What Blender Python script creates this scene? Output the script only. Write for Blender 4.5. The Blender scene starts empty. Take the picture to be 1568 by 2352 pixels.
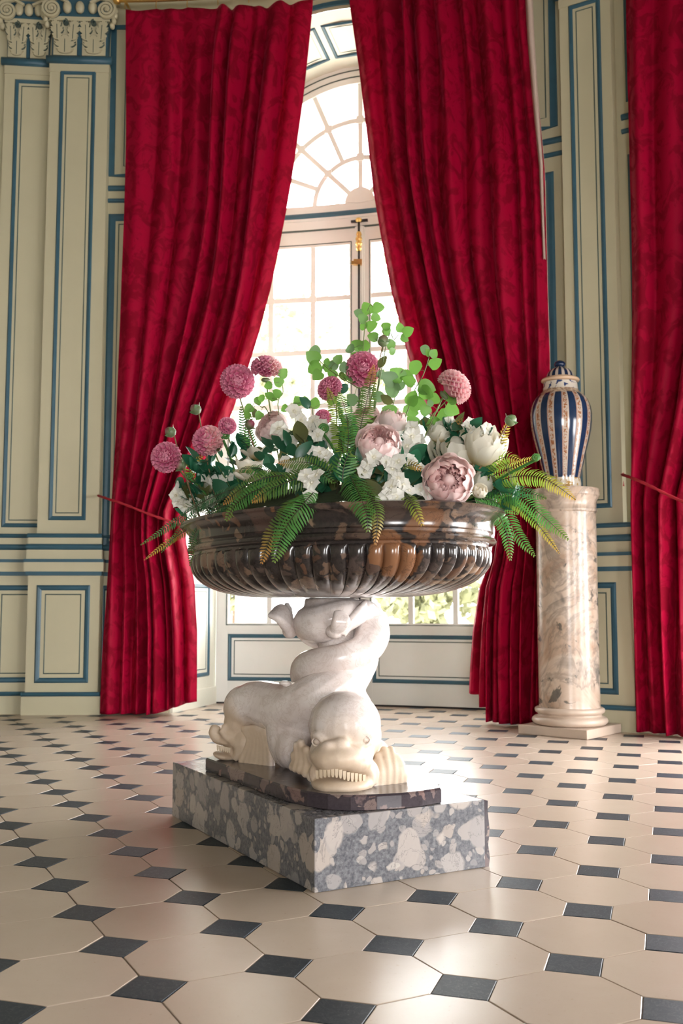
import bpy, bmesh, math, random
import numpy as np
from mathutils import Vector, Matrix, Euler, Quaternion
random.seed(7)
PI = math.pi
scene = bpy.context.scene
COL = scene.collection
# ------------------------------------------------------------------ camera, world, lights, exposure
T0 = 0.32                       # floor lattice period (m)
CAMH = 2.7064 * T0
FPX = 2324.7
PITCH = 0.092
cam_data = bpy.data.cameras.new('camera')
cam = bpy.data.objects.new('camera', cam_data)
COL.objects.link(cam)
cam.location = (0, 0, CAMH)
cam.rotation_euler = (PI/2 + PITCH, 0, 0)
cam_data.sensor_fit = 'VERTICAL'
cam_data.sensor_height = 36.0
cam_data.lens = FPX / 2352 * 36.0
cam_data.clip_start = 0.05
cam_data.clip_end = 500
cam_data.dof.use_dof = True
cam_data.dof.focus_distance = 3.45
cam_data.dof.aperture_fstop = 5.6
scene.camera = cam
scene.view_settings.view_transform = 'Standard'
scene.view_settings.look = 'None'
scene.view_settings.gamma = 1.0
scene.view_settings.use_curve_mapping = False
scene.view_settings.exposure = 0.64

SKY = 11.0
world = bpy.data.worlds.new('overcast_sky')
scene.world = world
world.use_nodes = True
wn = world.node_tree
wn.nodes['Background'].inputs['Color'].default_value = (0.98, 0.98, 1.0, 1)
wn.nodes['Background'].inputs['Strength'].default_value = SKY

CX, CY, R0 = -1.9, 0.9, 7.40     # centre and radius of the curved salon wall
PH0 = math.atan2(0.176 + 1.9, 8.9 - 0.9)
ND = 0.87                        # depth of the window niche
def W(s, z, d=0.0):
    """wall coordinates: s along the wall at R0, z up, d outward (negative = into the room)"""
    ph = PH0 + s / R0
    r = R0 + d
    return (CX + r*math.sin(ph), CY + r*math.cos(ph), z)
def D(S, z, d=0.0):
    """coordinates on the window plane at the back of the niche"""
    return W(S * R0 / (R0 + ND), z, ND + d)

def daylight(name, phi_deg, w, h, z, power, color=(1, 1, 1), r=None):
    """daylight coming in through one of the salon's other windows"""
    l = bpy.data.lights.new(name, 'AREA')
    l.shape = 'RECTANGLE'; l.size = w; l.size_y = h; l.energy = power; l.color = color
    o = bpy.data.objects.new(name, l)
    ph = math.radians(phi_deg); r = (R0 + 0.12) if r is None else r
    o.location = (CX + r*math.sin(ph), CY + r*math.cos(ph), z)
    o.rotation_euler = Vector((-math.sin(ph), -math.cos(ph), 0)).to_track_quat('-Z', 'Y').to_euler()
    COL.objects.link(o)
    return o
OPEN = [(47.5, 1.15), (80, 1.15), (122, 0.85), (165, 1.0)]     # the salon's other windows, the last one added as fill: angle, half width; tops cut low to darken the upper room
daylight('daylight_right_window', 47.5, 2.0, 1.9, 1.3, 60, (1, 0.98, 0.95))
daylight('daylight_side_window', 80, 2.0, 1.9, 1.3, 85, (1, 0.98, 0.95))
daylight('daylight_side_window', 122, 1.5, 1.9, 1.3, 50, (1, 0.98, 0.95))
daylight('added_rear_fill', 165, 1.8, 1.9, 1.3, 110, (1, 0.98, 0.95))  # added front fill behind the camera, in an opening made for it

# pixel rays (used to measure positions off the photograph, frame 1568 x 2352)
CP, SP = math.cos(PITCH), math.sin(PITCH)
def ray(px, py):
    r = (px - 784) / FPX; u = -(py - 1176) / FPX
    return Vector((r, CP - u*SP, SP + u*CP))
def aty(px, py, Y):
    d = ray(px, py); t = Y / d.y
    return Vector((d.x*t, Y, CAMH + d.z*t))
def onfloor(px, py, z=0.0):
    d = ray(px, py); t = (z - CAMH) / d.z
    return Vector((d.x*t, d.y*t, z))
def winv(px, py, d=0.0):
    v = ray(px, py); R = R0 + d
    aa = v.x**2 + v.y**2; b = -(v.x*CX + v.y*CY); c = CX*CX + CY*CY - R*R
    t = (-b + math.sqrt(b*b - aa*c)) / aa
    ph = math.atan2(v.x*t - CX, v.y*t - CY) - PH0
    return ph*R0, CAMH + v.z*t

# ------------------------------------------------------------------ mesh helpers
class MB:
    def __init__(self): self.v = []; self.f = []; self.a = []
    def add(self, verts, faces, attr=None):
        n = len(self.v)
        self.v += [tuple(p) for p in verts]
        self.f += [tuple(i + n for i in fc) for fc in faces]
        if attr is not None: self.a += list(attr)
        elif self.a: self.a += [0.0]*len(verts)
        return n
    def hexa(self, p):
        """8 corners: bottom 0-3, top 4-7"""
        self.add(p, [(3,2,1,0),(4,5,6,7),(0,1,5,4),(1,2,6,5),(2,3,7,6),(3,0,4,7)])
    def box(self, c, size, rot=None):
        hx, hy, hz = size[0]/2, size[1]/2, size[2]/2
        pts = [(-hx,-hy,-hz),(hx,-hy,-hz),(hx,hy,-hz),(-hx,hy,-hz),(-hx,-hy,hz),(hx,-hy,hz),(hx,hy,hz),(-hx,hy,hz)]
        c = Vector(c)
        self.hexa([(rot @ Vector(p) if rot else Vector(p)) + c for p in pts])
    def cbox(self, s0, s1, z0, z1, d0, d1, M=W, n=None):
        """box bent along the wall"""
        n = n or max(1, int(abs(s1 - s0)/0.25))
        v = []; f = []
        for i in range(n+1):
            s = s0 + (s1-s0)*i/n
            v += [M(s,z0,d0), M(s,z0,d1), M(s,z1,d1), M(s,z1,d0)]
        for i in range(n):
            a = 4*i; b = a+4
            for k in range(4):
                f.append((a+k, a+(k+1)%4, b+(k+1)%4, b+k))
        f += [(3,2,1,0), tuple(4*n+k for k in range(4))]
        self.add(v, f)
    def loops(self, loops, closed=True, cap0=False, cap1=False):
        m = len(loops[0]); v = [p for L in loops for p in L]; f = []
        for i in range(len(loops)-1):
            for k in range(m if closed else m-1):
                k2 = (k+1) % m
                f.append((i*m+k, i*m+k2, (i+1)*m+k2, (i+1)*m+k))
        if cap0: f.append(tuple(reversed(range(m))))
        if cap1: f.append(tuple((len(loops)-1)*m + k for k in range(m)))
        self.add(v, f)
    def lathe(self, prof, n=48, c=(0,0,0), sx=1, sy=1):
        L = [[(c[0]+r*sx*math.cos(2*PI*k/n), c[1]+r*sy*math.sin(2*PI*k/n), c[2]+z) for k in range(n)] for r, z in prof]
        self.loops(L, True, True, True)
    def tube(self, pts, rad, n=8, caps=True):
        pts = [Vector(p) for p in pts]
        if not hasattr(rad, '__len__'): rad = [rad]*len(pts)
        prev = None; L = []
        for i, p in enumerate(pts):
            t = (pts[min(i+1, len(pts)-1)] - pts[max(i-1, 0)]).normalized()
            if prev is None:
                a = Vector((0,0,1)) if abs(t.z) < 0.9 else Vector((1,0,0))
                x = t.cross(a).normalized()
            else:
                x = (prev - t*prev.dot(t)).normalized()
            prev = x; y = t.cross(x)
            L.append([p + (x*math.cos(2*PI*k/n) + y*math.sin(2*PI*k/n))*rad[i] for k in range(n)])
        self.loops(L, True, caps, caps)
    def ball(self, c, r, n=16, m=10, rot=None):
        """ellipsoid; r scalar or 3-vector"""
        r = (r, r, r) if not hasattr(r, '__len__') else r
        c = Vector(c); L = []
        for j in range(1, m):
            t = PI*j/m
            ring = []
            for k in range(n):
                p = Vector((r[0]*math.sin(t)*math.cos(2*PI*k/n), r[1]*math.sin(t)*math.sin(2*PI*k/n), -r[2]*math.cos(t)))
                ring.append(c + (rot @ p if rot else p))
            L.append(ring)
        self.loops(L, True, True, True)
    def bar2d(self, pts, w, d0, d1, M=D, closed=False):
        """flat bar of width w following 2-D points (S, z)"""
        P = [Vector((p[0], p[1], 0)) for p in pts]; L = []
        N = len(P)
        for i in range(N):
            a = P[(i-1) % N] if closed else P[max(i-1, 0)]
            b = P[(i+1) % N] if closed else P[min(i+1, N-1)]
            t = (b - a).normalized(); nrm = Vector((-t.y, t.x, 0))
            l = P[i] + nrm*w/2; r = P[i] - nrm*w/2
            L.append([M(l.x, l.y, d1), M(l.x, l.y, d0), M(r.x, r.y, d0), M(r.x, r.y, d1)])
        if closed: L.append(L[0])
        self.loops(L, True, not closed, not closed)
    def frame(self, s0, s1, z0, z1, w, d, h=0.012, M=W):
        """raised moulding round a rectangle, triangular section, mitred corners; h into the room"""
        L = []; nn = max(1, int((s1-s0)/0.3))
        for ins, hh in ((0, 0), (w*0.3, h), (w*0.7, h*0.8), (w, 0)):
            a, b, c, e = s0+ins, s1-ins, z0+ins, z1-ins
            ring = []
            for i in range(nn): ring.append(M(a+(b-a)*i/nn, c, d-hh))
            ring.append(M(b, c, d-hh))
            for i in range(nn): ring.append(M(b-(b-a)*i/nn, e, d-hh))
            ring.append(M(a, e, d-hh))
            L.append(ring)
        self.loops(L, True)
    def mesh(self, name, mat=None, smooth=False, sharp=None):
        me = bpy.data.meshes.new(name)
        me.from_pydata(self.v, [], self.f)
        if mat:
            for m in (mat if isinstance(mat, (list, tuple)) else [mat]): me.materials.append(m)
        if self.a:
            at = me.attributes.new('tip', 'FLOAT', 'POINT')
            at.data.foreach_set('value', np.array(self.a, dtype=np.float32))
        if smooth: me.polygons.foreach_set('use_smooth', [True]*len(me.polygons))
        me.update()
        if sharp is not None: me.set_sharp_from_angle(angle=math.radians(sharp))
        return me
    def fix(self):
        pass
def clean(me):
    bm = bmesh.new(); bm.from_mesh(me)
    bmesh.ops.recalc_face_normals(bm, faces=bm.faces)
    bm.to_mesh(me); bm.free()
    return me
def obj(name, mb, mat=None, parent=None, smooth=False, sharp=None, loc=None, recalc=True):
    me = mb.mesh(name, mat, smooth, sharp) if isinstance(mb, MB) else mb
    if recalc and isinstance(mb, MB): clean(me)
    o = bpy.data.objects.new(name, me)
    COL.objects.link(o)
    if parent: o.parent = parent
    if loc is not None: o.location = loc
    return o
def tag(o, label=None, cat=None, group=None, kind=None):
    if label: o['label'] = label
    if cat: o['category'] = cat
    if group: o['group'] = group
    if kind: o['kind'] = kind
    return o
def empty(name, loc=(0,0,0), parent=None):
    o = bpy.data.objects.new(name, None); COL.objects.link(o)
    o.location = loc; o.empty_display_size = 0.05
    if parent: o.parent = parent
    return o
def place(name, me, parent, mat4):
    o = bpy.data.objects.new(name, me); COL.objects.link(o)
    o.parent = parent; o.matrix_local = mat4
    return o
def catmull(P, n=8):
    P = [Vector(p) for p in P]; out = []
    for i in range(len(P)-1):
        p0 = P[max(i-1,0)]; p1 = P[i]; p2 = P[i+1]; p3 = P[min(i+2, len(P)-1)]
        for k in range(n):
            t = k/n
            out.append(0.5*((2*p1) + (p2-p0)*t + (2*p0-5*p1+4*p2-p3)*t*t + (3*p1-p0-3*p2+p3)*t**3))
    out.append(P[-1]); return out

# ------------------------------------------------------------------ materials
class NT:
    def __init__(self, name):
        self.m = bpy.data.materials.new(name); self.m.use_nodes = True
        self.t = self.m.node_tree; self.b = self.t.nodes['Principled BSDF']
        self.out = self.t.nodes['Material Output']
    def n(self, typ, **kw):
        nd = self.t.nodes.new(typ)
        for k, v in kw.items():
            if k.startswith('i_'):
                key = k[2:]; key = int(key) if key.isdigit() else key.replace('_', ' ')
                if isinstance(v, bpy.types.NodeSocket): self.t.links.new(v, nd.inputs[key])
                else: nd.inputs[key].default_value = v
            else: setattr(nd, k, v)
        return nd
    def link(self, a, b): self.t.links.new(a, b)
    def coord(self, which='Object'): return self.n('ShaderNodeTexCoord').outputs[which]
    def noise(self, vec, scale, detail=4, rough=0.55, dist=0.0):
        return self.n('ShaderNodeTexNoise', i_Vector=vec, i_Scale=scale, i_Detail=detail, i_Roughness=rough, i_Distortion=dist)
    def ramp(self, fac, stops, interp='LINEAR'):
        r = self.n('ShaderNodeValToRGB', i_Fac=fac); cr = r.color_ramp; cr.interpolation = interp
        while len(cr.elements) < len(stops): cr.elements.new(0.5)
        for e, (p, c) in zip(cr.elements, stops):
            e.position = p; e.color = (*c, 1) if len(c) == 3 else c
        return r.outputs['Color']
    def mix(self, fac, a, b, mode='MIX'):
        nd = self.n('ShaderNodeMix', data_type='RGBA', blend_type=mode)
        for k, v in ((0, fac), (6, a), (7, b)):
            if isinstance(v, bpy.types.NodeSocket): self.link(v, nd.inputs[k])
            else: nd.inputs[k].default_value = v if k == 0 else ((*v, 1) if len(v) == 3 else v)
        return nd.outputs[2]
    def math(self, op, a, b=0.0, c=0.0):
        nd = self.n('ShaderNodeMath', operation=op)
        for k, v in enumerate((a, b, c)):
            if isinstance(v, bpy.types.NodeSocket): self.link(v, nd.inputs[k])
            else: nd.inputs[k].default_value = v
        return nd.outputs[0]
    def bump(self, h, strength=0.2, dist=0.01):
        nd = self.n('ShaderNodeBump', i_Height=h, i_Strength=strength, i_Distance=dist)
        self.link(nd.outputs[0], self.b.inputs['Normal'])
    def set(self, **kw):
        for k, v in kw.items():
            s = self.b.inputs[k.replace('_', ' ')]
            if isinstance(v, bpy.types.NodeSocket): self.link(v, s)
            elif s.type == 'RGBA': s.default_value = (*v, 1)
            else: s.default_value = v
        return self
MAT = {}
def simple(name, col, rough=0.5, var=0.12, scale=6.0, bump=0.0, metal=0.0, coat=0.0, spec=0.5):
    N = NT(name); nz = N.noise(N.coord(), scale)
    c = N.mix(nz.outputs['Fac'], tuple(x*(1-var) for x in col), tuple(min(1, x*(1+var)) for x in col))
    N.set(Base_Color=c, Roughness=rough, Metallic=metal, Coat_Weight=coat, Specular_IOR_Level=spec)
    if bump: N.bump(nz.outputs['Fac'], bump)
    MAT[name] = N.m; return N.m

simple('cream_paint', (0.55, 0.505, 0.345), 0.42, 0.06, 3.0)
simple('dimmed_unseen_wall', (0.42, 0.39, 0.29), 0.6, 0.1, 3.0)  # walls out of view, darkened to cut light bouncing from the left
simple('niche_paint', (0.74, 0.735, 0.63), 0.4, 0.05, 3.0)
simple('blue_paint', (0.035, 0.105, 0.15), 0.38, 0.2, 9.0)
simple('line_paint', (0.075, 0.11, 0.10), 0.5, 0.2, 9.0)
simple('window_paint', (0.78, 0.795, 0.76), 0.4, 0.05, 4.0)
simple('ceiling_plaster', (0.20, 0.18, 0.12), 0.8, 0.05, 2.0)
simple('mortar', (0.17, 0.135, 0.11), 0.8, 0.3, 60.0)
simple('tooth_stone', (0.62, 0.50, 0.36), 0.45, 0.15, 40.0)
simple('brass', (0.75, 0.50, 0.18), 0.28, 0.15, 30.0, metal=1.0)
simple('dark_iron', (0.03, 0.028, 0.03), 0.4, 0.2, 30.0, metal=0.6)
simple('gilt', (0.70, 0.45, 0.14), 0.35, 0.2, 20.0, metal=0.9)
simple('lining', (0.62, 0.47, 0.40), 0.8, 0.08, 30.0)
simple('red_cord', (0.36, 0.008, 0.02), 0.8, 0.3, 60.0)
simple('gravel', (0.55, 0.5, 0.42), 0.9, 0.2, 5.0)
simple('outside_stone', (0.66, 0.58, 0.52), 0.9, 0.1, 2.0)
simple('bark', (0.12, 0.08, 0.05), 0.9, 0.3, 10.0)

def leafmat(name, col, tipcol=None, rough=0.4, trans=0.35, var=0.25):
    N = NT(name); info = N.n('ShaderNodeObjectInfo'); nz = N.noise(N.coord(), 25.0, 3)
    f = N.math('ADD', N.math('MULTIPLY', info.outputs['Random'], 0.6), N.math('MULTIPLY', nz.outputs['Fac'], 0.4))
    c = N.mix(f, tuple(x*(1-var) for x in col), tuple(min(1, x*(1+var)) for x in col))
    if tipcol:
        at = N.n('ShaderNodeAttribute', attribute_name='tip')
        c = N.mix(at.outputs['Fac'], c, tipcol)
    N.set(Base_Color=c, Roughness=rough)
    tr = N.n('ShaderNodeBsdfTranslucent'); N.link(c, tr.inputs['Color'])
    mx = N.n('ShaderNodeMixShader', i_0=trans)
    N.link(N.b.outputs[0], mx.inputs[1]); N.link(tr.outputs[0], mx.inputs[2]); N.link(mx.outputs[0], N.out.inputs['Surface'])
    MAT[name] = N.m; return N.m
leafmat('leaf_bright', (0.17, 0.38, 0.07), trans=0.4)
leafmat('leaf_grey', (0.17, 0.30, 0.13), trans=0.35)
leafmat('leaf_dark', (0.02, 0.12, 0.06), trans=0.2, rough=0.35)
leafmat('leaf_olive', (0.11, 0.12, 0.04), trans=0.25)
leafmat('fern_green', (0.085, 0.27, 0.06), (0.22, 0.30, 0.06), trans=0.35)
leafmat('fern_lime', (0.22, 0.36, 0.05), (0.65, 0.40, 0.08), trans=0.4)
leafmat('fern_dark', (0.045, 0.19, 0.075), (0.16, 0.27, 0.05), trans=0.25)
leafmat('fern_gold', (0.10, 0.24, 0.05), (0.75, 0.36, 0.10), trans=0.35)
leafmat('stem_green', (0.16, 0.22, 0.07), trans=0.05)
leafmat('stem_brown', (0.22, 0.13, 0.06), trans=0.02)
leafmat('rachis', (0.05, 0.04, 0.02), trans=0.02)
leafmat('bud_green', (0.17, 0.22, 0.11), (0.35, 0.08, 0.13), trans=0.1)
leafmat('tree_leaf', (0.29, 0.30, 0.17), trans=0.4)
leafmat('petal_white', (0.84, 0.825, 0.76), (0.80, 0.76, 0.55), trans=0.3, rough=0.6, var=0.06)
leafmat('petal_cream', (0.87, 0.83, 0.72), (0.88, 0.60, 0.10), trans=0.35, rough=0.55, var=0.06)
leafmat('petal_blush', (0.92, 0.79, 0.76), (0.92, 0.53, 0.52), trans=0.3, rough=0.6, var=0.05)
leafmat('petal_pink', (0.94, 0.70, 0.68), (0.92, 0.45, 0.46), trans=0.3, rough=0.6, var=0.1)
leafmat('petal_dahlia', (0.82, 0.34, 0.46), (0.42, 0.012, 0.12), trans=0.25, rough=0.55, var=0.15)
leafmat('petal_dahlia_pale', (0.90, 0.62, 0.62), (0.72, 0.24, 0.28), trans=0.35, rough=0.55, var=0.12)

def velvet():
    N = NT('red_velvet'); co = N.coord()
    mp = N.n('ShaderNodeMapping', i_Vector=co, i_Scale=(1.0, 1.0, 0.8))
    n1 = N.noise(mp.outputs[0], 7.0, 5, 0.6, 1.6)
    dam = N.ramp(n1.outputs['Fac'], [(0.44, (0, 0, 0)), (0.52, (1, 1, 1))])
    n2 = N.noise(mp.outputs[0], 26.0, 3)
    f = N.math('ADD', N.math('MULTIPLY', dam, 0.7), N.math('MULTIPLY', n2.outputs['Fac'], 0.3))
    c = N.mix(f, (0.22, 0.001, 0.014), (0.45, 0.002, 0.038))
    N.set(Base_Color=c, Roughness=N.mix(dam, (0.75,)*3, (0.5,)*3), Sheen_Weight=0.30, Sheen_Roughness=0.25, Sheen_Tint=(1, 0.12, 0.24), Specular_IOR_Level=0.12)
    N.bump(n1.outputs['Fac'], 0.15, 0.01)
    tr = N.n('ShaderNodeBsdfTranslucent', i_Color=(0.80, 0.05, 0.12, 1))
    mx = N.n('ShaderNodeMixShader', i_0=0.15)
    N.link(N.b.outputs[0], mx.inputs[1]); N.link(tr.outputs[0], mx.inputs[2]); N.link(mx.outputs[0], N.out.inputs['Surface'])
    MAT['red_velvet'] = N.m
velvet()

def glass():
    N = NT('window_glass')
    fr = N.n('ShaderNodeFresnel', i_IOR=1.45)
    tp = N.n('ShaderNodeBsdfTransparent', i_Color=(0.97, 0.98, 0.97, 1)); gl = N.n('ShaderNodeBsdfGlossy', i_Roughness=0.02)
    mx = N.n('ShaderNodeMixShader'); N.link(fr.outputs[0], mx.inputs[0])
    N.link(tp.outputs[0], mx.inputs[1]); N.link(gl.outputs[0], mx.inputs[2]); N.link(mx.outputs[0], N.out.inputs['Surface'])
    MAT['window_glass'] = N.m
glass()

def floor_stone(name, c0, c1, vein, rough, ln):
    N = NT(name); co = N.coord('Object'); info = N.n('ShaderNodeObjectInfo')
    off = N.n('ShaderNodeVectorMath', operation='ADD', i_0=co, i_1=info.outputs['Location'])
    n1 = N.noise(off.outputs[0], 5.0, 5, 0.6, 0.4); n2 = N.noise(off.outputs[0], 90.0, 3); n3 = N.noise(off.outputs[0], 22.0, 6, 0.7, 2.0)
    f = N.math('ADD', N.math('MULTIPLY', info.outputs['Random'], 0.45), N.math('MULTIPLY', n1.outputs['Fac'], 0.55))
    c = N.mix(f, c0, c1)
    pits = N.ramp(n2.outputs['Fac'], [(0.27, (1, 1, 1)), (0.33, (0, 0, 0))])
    c = N.mix(N.math('MULTIPLY', pits, 0.35), c, vein)
    v = N.ramp(n3.outputs['Fac'], [(0.485, (0, 0, 0)), (0.5, (1, 1, 1)), (0.515, (0, 0, 0))])
    c = N.mix(N.math('MULTIPLY', v, ln), c, vein)
    N.set(Base_Color=c, Roughness=rough + (0.08 if c1[0] > .2 else 0.22), Specular_IOR_Level=0.42 if c1[0] > .2 else 0.22)
    N.bump(N.math('ADD', n1.outputs['Fac'], N.math('MULTIPLY', n2.outputs['Fac'], 0.12)), 0.1, 0.006)
    MAT[name] = N.m
floor_stone('cream_stone', (0.43, 0.335, 0.262), (0.52, 0.425, 0.345), (0.33, 0.22, 0.15), 0.17, 0.06)
floor_stone('black_stone', (0.008, 0.014, 0.020), (0.025, 0.036, 0.048), (0.30, 0.32, 0.33), 0.22, 0.22)

def breccia(name, dark0, dark1, clasts, scale, rough, amount=0.55, coat=0.0):
    """marble broken into pale clasts lying in a dark matrix"""
    N = NT(name); co = N.coord()
    wob = N.noise(co, scale*0.9, 4, 0.6)
    ad = N.n('ShaderNodeVectorMath', operation='MULTIPLY_ADD', i_0=wob.outputs['Color'], i_1=(0.9/scale,)*3, i_2=co)
    v1 = N.n('ShaderNodeTexVoronoi', feature='DISTANCE_TO_EDGE', i_Vector=ad.outputs[0], i_Scale=scale)
    v1c = N.n('ShaderNodeTexVoronoi', feature='F1', i_Vector=ad.outputs[0], i_Scale=scale)
    v2 = N.n('ShaderNodeTexVoronoi', feature='DISTANCE_TO_EDGE', i_Vector=ad.outputs[0], i_Scale=scale*3.1)
    v2c = N.n('ShaderNodeTexVoronoi', feature='F1', i_Vector=ad.outputs[0], i_Scale=scale*3.1)
    big = N.noise(co, scale*0.55, 3, 0.5); fine = N.noise(co, scale*9, 6, 0.7)
    sep1 = N.n('ShaderNodeSeparateColor'); N.link(v1c.outputs['Color'], sep1.inputs[0])
    sep2 = N.n('ShaderNodeSeparateColor'); N.link(v2c.outputs['Color'], sep2.inputs[0])
    matrix = N.mix(fine.outputs['Fac'], dark0, dark1)
    ccol = N.ramp(sep1.outputs[0], [(i/max(1, len(clasts)-1), c) for i, c in enumerate(clasts)])
    ccol2 = N.ramp(sep2.outputs[1], [(i/max(1, len(clasts)-1), c) for i, c in enumerate(clasts)])
    edge1 = N.ramp(v1.outputs['Distance'], [(0.05, (0, 0, 0)), (0.10, (1, 1, 1))])
    edge2 = N.ramp(v2.outputs['Distance'], [(0.06, (0, 0, 0)), (0.14, (1, 1, 1))])
    pick1 = N.math('GREATER_THAN', N.math('ADD', sep1.outputs[1], N.math('MULTIPLY', big.outputs['Fac'], 0.8)), 1.4 - amount)
    pick2 = N.math('GREATER_THAN', N.math('ADD', sep2.outputs[0], N.math('MULTIPLY', big.outputs['Fac'], 0.6)), 1.35 - amount)
    c = N.mix(N.math('MULTIPLY', edge2, N.math('MULTIPLY', pick2, 0.75)), matrix, ccol2)
    ccol = N.mix(N.math('MULTIPLY', fine.outputs['Fac'], 0.35), ccol, N.mix(0.5, dark1, ccol))
    c = N.mix(N.math('MULTIPLY', edge1, pick1), c, ccol)
    vn = N.noise(ad.outputs[0], scale*1.3, 6, 0.65, 1.2)
    vein = N.ramp(vn.outputs['Fac'], [(0.485, (0, 0, 0)), (0.5, (1, 1, 1)), (0.515, (0, 0, 0))])
    c = N.mix(N.math('MULTIPLY', vein, 0.5), c, dark0)
    N.set(Base_Color=c, Roughness=N.math('ADD', rough, N.math('MULTIPLY', fine.outputs['Fac'], 0.15)), Coat_Weight=coat, Coat_Roughness=0.1)
    N.bump(fine.outputs['Fac'], 0.04, 0.004)
    MAT[name] = N.m
def pudding(name, dark0, dark1, clasts, scale, rough):
    """marble of rounded pale clasts of three sizes in a grey matrix"""
    N = NT(name); co = N.coord()
    wob = N.noise(co, scale*1.2, 3, 0.55); fine = N.noise(co, scale*11, 6, 0.72); big = N.noise(co, scale*.45, 3)
    ad = N.n('ShaderNodeVectorMath', operation='MULTIPLY_ADD', i_0=wob.outputs['Color'], i_1=(0.55/scale,)*3, i_2=co)
    c = N.mix(N.ramp(fine.outputs['Fac'], [(.35, (0,)*3), (.65, (1,)*3)]), dark0, dark1)
    for sc, lim, soft, amt in ((scale*4.2, .36, .06, .75), (scale*2.0, .40, .05, .85), (scale, .43, .04, 1.0)):
        v = N.n('ShaderNodeTexVoronoi', feature='F1', i_Vector=ad.outputs[0], i_Scale=sc)
        sep = N.n('ShaderNodeSeparateColor'); N.link(v.outputs['Color'], sep.inputs[0])
        rad = N.math('MULTIPLY_ADD', sep.outputs[1], lim*1.0, lim*.42)
        m = N.n('ShaderNodeMapRange', i_Value=N.math('SUBTRACT', rad, v.outputs['Distance']), i_1=-soft*.3, i_2=soft)
        pick = N.math('GREATER_THAN', N.math('ADD', sep.outputs[2], big.outputs['Fac']), .64)
        cc = N.ramp(sep.outputs[0], [(i/(len(clasts)-1), q) for i, q in enumerate(clasts)])
        cc = N.mix(N.math('MULTIPLY', fine.outputs['Fac'], .5), cc, N.mix(.5, cc, dark1))
        c = N.mix(N.math('MULTIPLY', N.math('MULTIPLY', m.outputs[0], pick), amt), c, cc)
    vn = N.noise(ad.outputs[0], scale*1.1, 6, 0.65, 1.0)
    c = N.mix(N.math('MULTIPLY', N.ramp(vn.outputs['Fac'], [(.488, (0,)*3), (.5, (1,)*3), (.512, (0,)*3)]), .55), c, dark0)
    N.set(Base_Color=c, Roughness=N.math('ADD', rough, N.math('MULTIPLY', fine.outputs['Fac'], .15))); N.bump(fine.outputs['Fac'], .04, .004)
    MAT[name] = N.m
pudding('block_marble', (0.075, 0.078, 0.09), (0.20, 0.20, 0.215), [(0.33, 0.30, 0.29), (0.47, 0.41, 0.37), (0.26, 0.245, 0.25), (0.50, 0.45, 0.41), (0.40, 0.34, 0.30)], 7.5, 0.16)
breccia('slab_marble', (0.028, 0.022, 0.028), (0.075, 0.06, 0.07), [(0.28, 0.17, 0.14), (0.16, 0.11, 0.11), (0.36, 0.27, 0.23)], 8.0, 0.08, 0.35)
breccia('bowl_marble', (0.009, 0.008, 0.009), (0.060, 0.047, 0.043), [(0.26, 0.115, 0.05), (0.05, 0.036, 0.032), (0.24, 0.15, 0.10), (0.075, 0.055, 0.05), (0.32, 0.21, 0.14), (0.09, 0.05, 0.04)], 7.0, 0.12, 0.40, 0.25)

def statue_marble(name, a, b, stain, rough):
    N = NT(name); co = N.coord()
    n1 = N.noise(co, 5.0, 5, 0.6, 0.8); n2 = N.noise(co, 14.0, 6, 0.7, 1.5); n3 = N.noise(co, 120.0, 2)
    c = N.mix(N.ramp(n1.outputs['Fac'], [(0.35, (0, 0, 0)), (0.65, (1, 1, 1))]), a, b)
    v = N.ramp(n2.outputs['Fac'], [(0.47, (0, 0, 0)), (0.5, (1, 1, 1)), (0.53, (0, 0, 0))])
    c = N.mix(N.math('MULTIPLY', v, 0.18), c, stain)
    N.set(Base_Color=c, Roughness=rough, Subsurface_Weight=0.05, Subsurface_Radius=(0.01, 0.008, 0.006))
    N.bump(N.math('ADD', n2.outputs['Fac'], N.math('MULTIPLY', n3.outputs['Fac'], 0.2)), 0.06, 0.005)
    MAT[name] = N.m
def weathered(name, spots):
    """white marble gone tan and rough where hands and damp reach it (round the two heads)"""
    N = NT(name); co = N.coord()
    n1 = N.noise(co, 5.0, 5, 0.6, 0.8); n2 = N.noise(co, 14.0, 6, 0.7, 1.5); n3 = N.noise(co, 120.0, 2); n4 = N.noise(co, 9.0, 4)
    c = N.mix(N.ramp(n1.outputs['Fac'], [(0.35, (0, 0, 0)), (0.65, (1, 1, 1))]), (0.66, 0.57, 0.53), (0.82, 0.755, 0.725))
    v = N.ramp(n2.outputs['Fac'], [(0.47, (0, 0, 0)), (0.5, (1, 1, 1)), (0.53, (0, 0, 0))])
    c = N.mix(N.math('MULTIPLY', v, 0.38), c, (0.46, 0.34, 0.28))
    w = None
    for p, r0, r1 in spots:
        ds = N.n('ShaderNodeVectorMath', operation='DISTANCE', i_0=co, i_1=p)
        d = N.math('ADD', ds.outputs['Value'], N.math('MULTIPLY_ADD', n4.outputs['Fac'], .12, -.06))
        m = N.n('ShaderNodeMapRange', i_Value=d, i_1=r0, i_2=r1, i_3=1.0, i_4=0.0)
        w = m.outputs[0] if w is None else N.math('MAXIMUM', w, m.outputs[0])
    tan = N.mix(n2.outputs['Fac'], (0.48, 0.345, 0.22), (0.66, 0.53, 0.395))
    c = N.mix(N.math('MULTIPLY', w, .9), c, tan)
    N.set(Base_Color=c, Roughness=N.math('MULTIPLY_ADD', w, .25, .22), Subsurface_Weight=0.05, Subsurface_Radius=(0.01, 0.008, 0.006))
    N.bump(N.math('ADD', n2.outputs['Fac'], N.math('MULTIPLY', n3.outputs['Fac'], 0.2)), 0.08, 0.005)
    MAT[name] = N.m
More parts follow.
